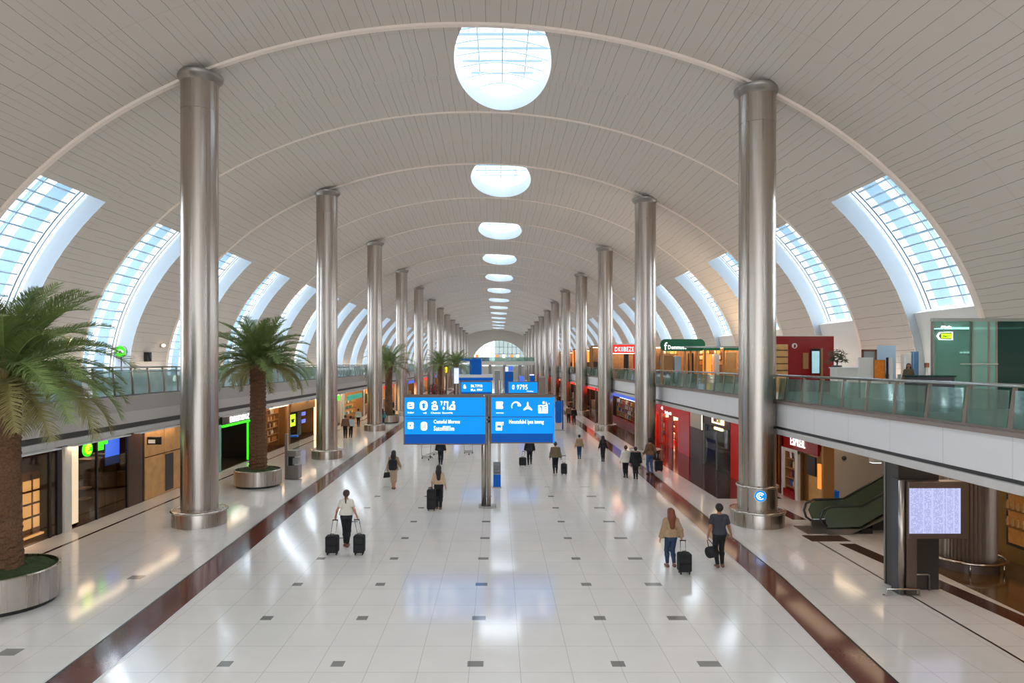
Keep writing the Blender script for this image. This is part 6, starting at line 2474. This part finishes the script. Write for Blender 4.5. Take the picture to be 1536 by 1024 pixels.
MB().box(px(1405, gd0 + 1.7), 18.2, gd0 + .1, gd0 + 1.7, gzt - .15, gzt - .05).build('lobby_ceiling', M['grey'], t)
MB().box(px(1412, gd0 + .8), px(1530, gd0 + .8), gd0 + .5, gd0 + 1.2, gzt - .18, gzt - .15).build('lobby_fill_light', M['cool_light'], t)  # added lamp that brightens the lobby from inside
q = MB()
for i in range(7):
    q.box(px(1496 + i * 6, gd0) , px(1498.5 + i * 6, gd0), gd0 + 1.6, gd0 + 1.68, pz(528.5, gd0), pz(526, gd0))
q.build('lamp_row', M['white_lit'], t)
MB().ball((px(1531, gd0), gd0 + .1, pz(550.5, gd0)), .035).build('exit_button', M['green_lit'], t, True)
t = thing('arrow_sign', 'lit green and yellow arrow sign hung inside the green glass lobby', 'sign', (px(1415, gd0), gd0 + .3, 6.8))
sgn = [(px(1403, gd0), pz(503.8, gd0)), (px(1407, gd0), pz(498.2, gd0)), (px(1426, gd0), pz(497.6, gd0)), (px(1426, gd0), pz(510, gd0)), (px(1407, gd0), pz(509.6, gd0))]
sy = gd0 - .1
MB().poly(sgn, lambda u, v, w: (u, sy + w, v), .06).build('case', M['white_lit'], t)
c0 = Vector((sum(p[0] for p in sgn) / 5, sum(p[1] for p in sgn) / 5))
MB().poly([tuple(c0 + (Vector(p) - c0) * .84) for p in sgn], lambda u, v, w: (u, sy - .012 + w, v), .012).build('face', M['green'], t)
MB().box(px(1408, gd0), px(1423.5, gd0), sy - .03, sy - .01, pz(507.6, gd0), pz(500.2, gd0)).build('inset', M['lime'], t)
text('Tac==', 3.6 * gd0 / F, M['green'], t, (px(1410, gd0), sy - .035, pz(505.4, gd0)), XD, ZD)
text('G2=tia', 5.0 * gd0 / F, M['white_lit'], t, (px(1407.5, gd0), sy - .02, pz(492.4, gd0)), XD, ZD, bold=.006)
MB().tube([(px(1414, gd0), sy + .05, pz(498, gd0)), (px(1414, gd0), sy + .05, gzt - .02)], .012, 6).build('hanger', M['steel_dull'], t, True)

# green and red sign shops farther on, facing the camera
gd1 = 47.0
t = thing('shop_unit', 'upper gallery shop with rounded green sign board and white script', 'shop', (13.3, gd1 + 1, ZR))
gX0, gX1 = px(990, gd1), px(1057, gd1)
P = rrect(gX0, gX1, pz(526.5, gd1), pz(508.5, gd1), .36, 6)
o = MB().poly(P[::-1], lambda u, v, w: (u, gd1 - w, v), .12).build('sign_board', M['green'], t)
text('f', 16 * gd1 / F, M['white_lit'], o, (px(995.5, gd1), gd1 - .13, pz(524.5, gd1)), XD, ZD, bold=.005)
text('Dommuee', 8.5 * gd1 / F, M['white_lit'], o, (px(1001, gd1), gd1 - .13, pz(523.5, gd1)), XD, ZD, sx=.72, bold=.004)
zt = pz(519, gd1 - .6)
MB().box(px(992, gd1), px(1137, gd1), gd1 + 2.2, gd1 + 2.3, ZR, pz(519, gd1)).build('back_wall', M['stock'], t)
MB().box(px(1026, gd1 - .6), px(1137, gd1 - .6), gd1 - .6, gd1 - .5, zt - .12, zt).build('canopy_edge', M['rail'], t)
MB().box(px(1056, gd1 - .55), px(1080, gd1 - .55), gd1 - .62, gd1 - .52, zt - .3, zt - .12).build('green_band', M['green'], t)
MB().box(px(1085, gd1 - .55), px(1137, gd1 - .55), gd1 - .62, gd1 - .52, zt - .3, zt - .12).build('green_band', M['green'], t)
for xx in (991, 1026, 1034.5, 1044, 1056, 1084, 1109):
    MB().box(px(xx, gd1), px(xx + 2.6, gd1), gd1 - .1, gd1 + .1, ZR, pz(522, gd1)).build('post', M['wood'], t)
gsh = Shop(1, 0, 0, 1, 3, 'x')
bpy.data.objects.remove(gsh.t)


def gallery_goods(x0, x1, d, z, where, n, kind):
    gsh.xf, gsh.d0, gsh.z = 0, d, 0
    for i in range(n):
        good(gsh, 0, x0 + (x1 - x0) * (i + .5) / n, z + .004, kind, goodlabels(where))
MB().box(px(992, gd1), px(1137, gd1), gd1 + .5, gd1 + 2.2, pz(521, gd1), pz(520, gd1)).build('ceiling_light', M['warm_light'], t)
for a, b_, m in ((998, 1012, 'wood'), (1014, 1024, 'mullion'), (1037, 1043, 'black'), (1060, 1070, 'amber'), (1074, 1082, 'offwhite'), (1092, 1108, 'gold_glow')):
    MB().box(px(a, gd1), px(b_, gd1), gd1 + .4, gd1 + .9, ZR, pz(528 + (a % 7), gd1)).build('display_cabinet', M[m], t, bevel=.02)
for z in (5.9, 6.3, 6.7):
    MB().box(px(998, gd1), px(1025, gd1), gd1 + 1.5, gd1 + 1.9, z - .04, z).build('shelf', M['brown'], t)
    MB().box(px(1060, gd1), px(1108, gd1), gd1 + 1.5, gd1 + 1.9, z - .04, z).build('shelf', M['brown'], t)
    gallery_goods(px(998, gd1), px(1025, gd1), gd1 + 1.7, z, 'the shelves behind the green sign board', 5, 'mixed')
    gallery_goods(px(1060, gd1), px(1108, gd1), gd1 + 1.7, z, 'the shelves right of the green sign board', 9, 'warm')
rd2 = 62.0
t = thing('shop_unit', 'upper gallery shop with red sign board and blocky white letters', 'shop', (12.2, rd2 + 1, ZR))
o = MB().box(px(919, rd2), px(957, rd2), rd2 - .1, rd2 + .05, pz(529.5, rd2), pz(517, rd2)).build('sign_board', M['red_lit'], t)
text('DKIIBEZE', 10.0 * rd2 / F, M['white_lit'], o, (px(921.5, rd2), rd2 - .115, pz(527, rd2)), XD, ZD, sx=.6, bold=.004, sp=1.2)
MB().box(px(919, rd2), px(960, rd2), rd2 - .1, rd2 + 2, pz(517, rd2), pz(515.6, rd2)).build('roof_edge', M['offwhite'], t)
MB().box(px(920, rd2), px(962, rd2), rd2 + 2, rd2 + 2.1, ZR, pz(517, rd2)).build('back_wall', M['stock'], t)
MB().box(px(921, rd2), px(957, rd2), rd2 + .4, rd2 + 1.8, pz(530, rd2), pz(529.4, rd2)).build('ceiling_light', M['warm_light'], t)
MB().box(px(936, rd2), px(943, rd2), rd2, rd2 + .2, ZR, pz(531, rd2)).build('doorway', M['wall_dark'], t)
MB().box(px(950, rd2), px(957, rd2), rd2 - .05, rd2 + .1, ZR, pz(530, rd2)).build('red_pier', M['red'], t)
for i, (dd, m, lb) in enumerate(((78, 'stock', 'upper gallery shop glowing gold between third and fourth columns'), (96, 'amber', 'upper gallery shop glowing amber past the fourth column'), (118, 'stock', 'small upper gallery shop glowing gold far down the hall'))):
    t = thing('shop_unit', lb, 'shop', (14, dd, ZR))
    MB().box(10.9, 16.5, dd + 1.5, dd + 1.6, ZR, 8.0).build('back_wall', M[m], t)
    MB().box(10.9, 16.5, dd, dd + 1.6, 7.9, 8.1).build('roof', M['wood'], t)
    MB().box(11.2, 16, dd + .3, dd + 1.2, 7.84, 7.9).build('ceiling_light', M['warm_light'], t)
    MB().box(11.2, 13.2, dd + .2, dd + .8, ZR, 6.2).build('counter', M['brown'], t)
    for xx in (10.9, 12.6, 14.4, 16.3):
        MB().box(xx, xx + .2, dd - .05, dd + .1, ZR, 7.9).build('post', M['wood'], t)

# ------------------------------------------------------------------ far end of the concourse, seen over the signs
fd = 108.0
t = thing('duty_free_kiosk', 'white and glass two storey kiosk with blue end pillar in the middle of the hall', 'kiosk', (px(700, fd), fd, 0))
MB().box(px(675, fd), px(722, fd), fd - 1, fd + 5, pz(541, fd), pz(538, fd)).build('blue_roof', M['blue'], t)
MB().box(px(705, fd), px(722, fd), fd - .9, fd + 4, pz(563, fd), pz(541, fd)).build('blue_pillar', M['blue'], t)
MB().box(px(676, fd), px(704, fd), fd, fd + 4, pz(561, fd), pz(546, fd)).build('glass_front', M['glass_pale'], t)
MB().box(px(676, fd), px(704, fd), fd + 3, fd + 3.2, pz(561, fd), pz(546, fd)).build('back_panel', M['offwhite'], t)
MB().box(px(678, fd), px(703, fd), fd - .1, fd + 3, pz(546, fd), pz(543.5, fd)).build('lit_valance', M['white_lit'], t)
MB().box(px(682, fd), px(692, fd), fd + .6, fd + 1.6, pz(561, fd), pz(549, fd)).build('cabinet', M['post'], t)
MB().box(px(687, fd), px(739, fd), fd - 1, fd + 5, pz(566, fd), pz(561.5, fd)).build('white_slab', M['white'], t)
MB().box(px(687, fd), px(739, fd), fd - .9, fd + 4, pz(570, fd), pz(566, fd)).build('blue_fascia', M['blue_deep'], t)
MB().box(px(687, fd), px(736, fd), fd, fd + 3, 0, pz(570, fd)).build('ground_floor', M['grey'], t)
fd = 98.0
t = thing('booth', 'small blue booth with lit screens right of the white two storey kiosk', 'booth', (px(764, fd), fd, 0))
MB().rbox(px(757, fd), px(770, fd), fd, fd + 1.5, 0, pz(557, fd), .2, 3).build('booth_body', M['blue'], t)
MB().box(px(758, fd), px(762, fd), fd - .05, fd + .4, pz(557, fd), pz(550, fd)).build('screen', M['lav'], t)
MB().box(px(763, fd), px(769, fd), fd - .05, fd + .4, pz(556, fd), pz(549, fd)).build('screen', M['blue_screen'], t)
MB().box(px(761, fd), px(767, fd), fd - .05, fd, pz(566, fd), pz(562, fd)).build('counter_sign', M['navy'], t)
for i, (x0, x1, y0, y1, d, m, cap, lb) in enumerate(((795, 801, 563, 586, 84, 'blue', 'lav', 'slim blue pylon above the right hand small sign'),
                                                    (779, 786, 564, 588, 80, 'blue_screen', 'grey', 'pale blue information pylon behind the right hand small sign'),
                                                    (681, 688, 552, 575, 86, 'lav', 'grey', 'bright lavender screen pylon beside the palm crowns'),
                                                    (742, 750, 556, 590, 92, 'grey', 'white', 'grey information pylon between the small sign panels'),
                                                    (808, 818, 566, 600, 76, 'post', 'grey', 'taupe pylon right of the small sign panels'))):
    t = thing('information_pylon', lb, 'pylon', (px((x0 + x1) / 2, d), d, 0))
    X0, X1 = px(x0, d), px(x1, d)
    MB().box(X0, X1, d, d + .3, pz(y1, d), pz(y0, d)).build('face', M[m], t)
    MB().box(X0 - .03, X1 + .03, d - .02, d + .32, pz(y0, d), pz(y0, d) + .15).build('cap', M[cap], t)
    MB().box((X0 + X1) / 2 - .12, (X0 + X1) / 2 + .12, d + .05, d + .25, 0, pz(y1, d)).build('post', M['steel_dull'], t)
    MB().box(X0, X1, d - .1, d + .4, 0, .1).build('base_plate', M['grey'], t)
yd = 88.0
t = thing('gate_sign', 'small yellow lit sign on a dark pole among the distant palms', 'sign', (px(669, yd), yd, 0))
MB().rbox(px(666, yd), px(672, yd), yd - .06, yd + .06, pz(560, yd), pz(548, yd), .15, 4).build('case', M['black'], t)
MB().rbox(px(666.9, yd), px(671.1, yd), yd - .09, yd - .05, pz(559, yd), pz(550, yd), .12, 4).build('lit_face', M['yellow_lit'], t)
MB().tube([(px(669, yd), yd, 0), (px(669, yd), yd, pz(560, yd))], .08, 8).build('pole', M['black'], t, True)
for i, (xx, d, hh, lb) in enumerate(((651, 96, 3.3, 'red flowering shrub in a tall pot beyond the left sign panel'), (661, 92, 2.6, 'lower red flowering shrub beside the taller red one'))):
    x = px(xx, d)
    t = thing('flowering_shrub', lb, 'plant', (x, d, 0))
    MB().lathe([(.5, 0), (.62, .9), (.55, .92)], 16).build('pot', M['grey'], t, 'auto', local=True)
    MB().tube([(0, 0, .9), (0, 0, hh * .6)], .08, 6).build('stem', M['brown'], t, local=True)
    fo, fl_ = MB(), MB()
    for j in range(260):
        a, e, q = rr_.uniform(0, 2 * PI), rr_.uniform(-1, 1.5), rr_.uniform(.3, .85)
        c = Vector((q * math.cos(a) * math.cos(e), q * math.sin(a) * math.cos(e), hh * .66 + q * 1.1 * math.sin(e)))
        u = Vector((rr_.uniform(-1, 1), rr_.uniform(-1, 1), rr_.uniform(-1, 1))).normalized() * .14
        w_ = u.orthogonal().normalized() * .08
        (fl_ if j % 3 else fo).add([c - u, c + w_, c + u, c - w_], [(0, 1, 2, 3)])
    fo.build('foliage', M['leaf'], t, local=True)
    fl_.build('blossom', M['redflower'], t, local=True)
# cross bridge with cafe tables under the end window
bd_ = 170.0
t = thing('foot_bridge', 'distant pale bridge deck crossing the hall below the end window', 'bridge', (0, bd_, 0))
MB().box(XL + .2, XR - .1, bd_, bd_ + 5, pz(541.5, bd_) - 1.0, pz(541.5, bd_)).build('bridge_deck', M['offwhite'], t)
MB().box(XL + .2, XR - .1, bd_ - .05, bd_, pz(541.5, bd_), pz(536, bd_)).build('glass_parapet', M['glass_green'], t)
MB().box(XL + .2, XR - .1, bd_ - .1, bd_ + .05, pz(536, bd_), pz(535.4, bd_)).build('handrail', M['rail'], t)
MB().box(px(709, bd_), px(734, bd_), bd_ + 1, bd_ + 3, pz(541.5, bd_), pz(536, bd_)).build('blue_bar', M['blue'], t)
for xx in (712, 735, 757, 780):
    MB().box(px(xx, bd_) - .4, px(xx, bd_) + .4, bd_ + 1, bd_ + 2, 0, pz(541.5, bd_) - 1).build('pier', M['grey'], t)
for i, (xx, m) in enumerate(((715, 'amber'), (722, 'cream_lit'), (729, 'cream_lit'), (746, 'amber'), (756, 'warm_light'), (768, 'amber'), (777, 'cream_lit'))):
    zb = pz(541.5, bd_) + .01
    t = thing('cafe_lantern', 'tiny warm lantern stand on the distant bridge, %s from the blue bar end' % ORD[i], 'lamp', (px(xx, bd_), bd_ + 3.6, zb), 0, 'lanterns on the distant bridge')
    MB().box(px(xx, bd_) - .35, px(xx, bd_) + .35, bd_ + 3.4, bd_ + 3.8, zb + .8, zb + 1.7).build('shade', M[m], t)
    MB().box(px(xx, bd_) - .06, px(xx, bd_) + .06, bd_ + 3.55, bd_ + 3.65, zb, zb + .8).build('pole', M['brown'], t)
ub = 150.0
sx0, sx1 = px(803, ub), px(818, ub)
sx0, sx1 = max(sx0, XR + .4), max(sx1, XR + 2.6)
t = thing('market_stall', 'small blue market stall with white canopy on the right gallery, far down the hall', 'stall', ((sx0 + sx1) / 2, ub, ZR))
MB().box(sx0, sx1, ub, ub + 1.4, ZR, 7.0).build('stall_body', M['blue'], t)
MB().hexa([(sx0 - .2, ub - .3, 7.0), (sx1 + .2, ub - .3, 7.0), (sx1 + .2, ub + 1.6, 7.0), (sx0 - .2, ub + 1.6, 7.0), (sx0 + .4, ub + .3, 7.7), (sx1 - .4, ub + .3, 7.7), (sx1 - .4, ub + 1, 7.7), (sx0 + .4, ub + 1, 7.7)]).build('canopy', M['white'], t)
# ------------------------------------------------------------------ sky, camera, colour
w = bpy.data.worlds.new('sky')
S.world = w
w.use_nodes = True
wt = w.node_tree
bg = wt.nodes['Background']
tcw = wt.nodes.new('ShaderNodeTexCoord')
spw = wt.nodes.new('ShaderNodeSeparateXYZ')
wt.links.new(tcw.outputs['Generated'], spw.inputs[0])
rp = wt.nodes.new('ShaderNodeValToRGB')
rp.color_ramp.elements[0].position = 0.0
rp.color_ramp.elements[0].color = (.80, .84, .88, 1)
rp.color_ramp.elements[1].position = 0.5
rp.color_ramp.elements[1].color = (.70, .86, 1.0, 1)
wt.links.new(spw.outputs[2], rp.inputs[0])
wt.links.new(rp.outputs[0], bg.inputs[0])
bg.inputs[1].default_value = WORLD

cam = bpy.data.cameras.new('camera')
cam.sensor_width = 36.0
cam.lens = 36.0 * F / 1536.0
cam.shift_x = (768 - VX) / 1536.0
cam.shift_y = (VY - 512) / 1536.0
cam.clip_end = 1000
co = bpy.data.objects.new('camera', cam)
COL.objects.link(co)
co.location = (0, 0, H)
co.rotation_euler = (PI / 2, 0, 0)
S.camera = co
S.view_settings.view_transform = 'Standard'
S.view_settings.look = 'None'
S.view_settings.exposure = EXPO
S.view_settings.gamma = 1.0
S.cycles.max_bounces = 8
S.cycles.diffuse_bounces = 5
S.cycles.glossy_bounces = 4
S.cycles.transparent_max_bounces = 16
S.cycles.caustics_reflective = False
S.cycles.caustics_refractive = False
S.cycles.sample_clamp_indirect = 4.0
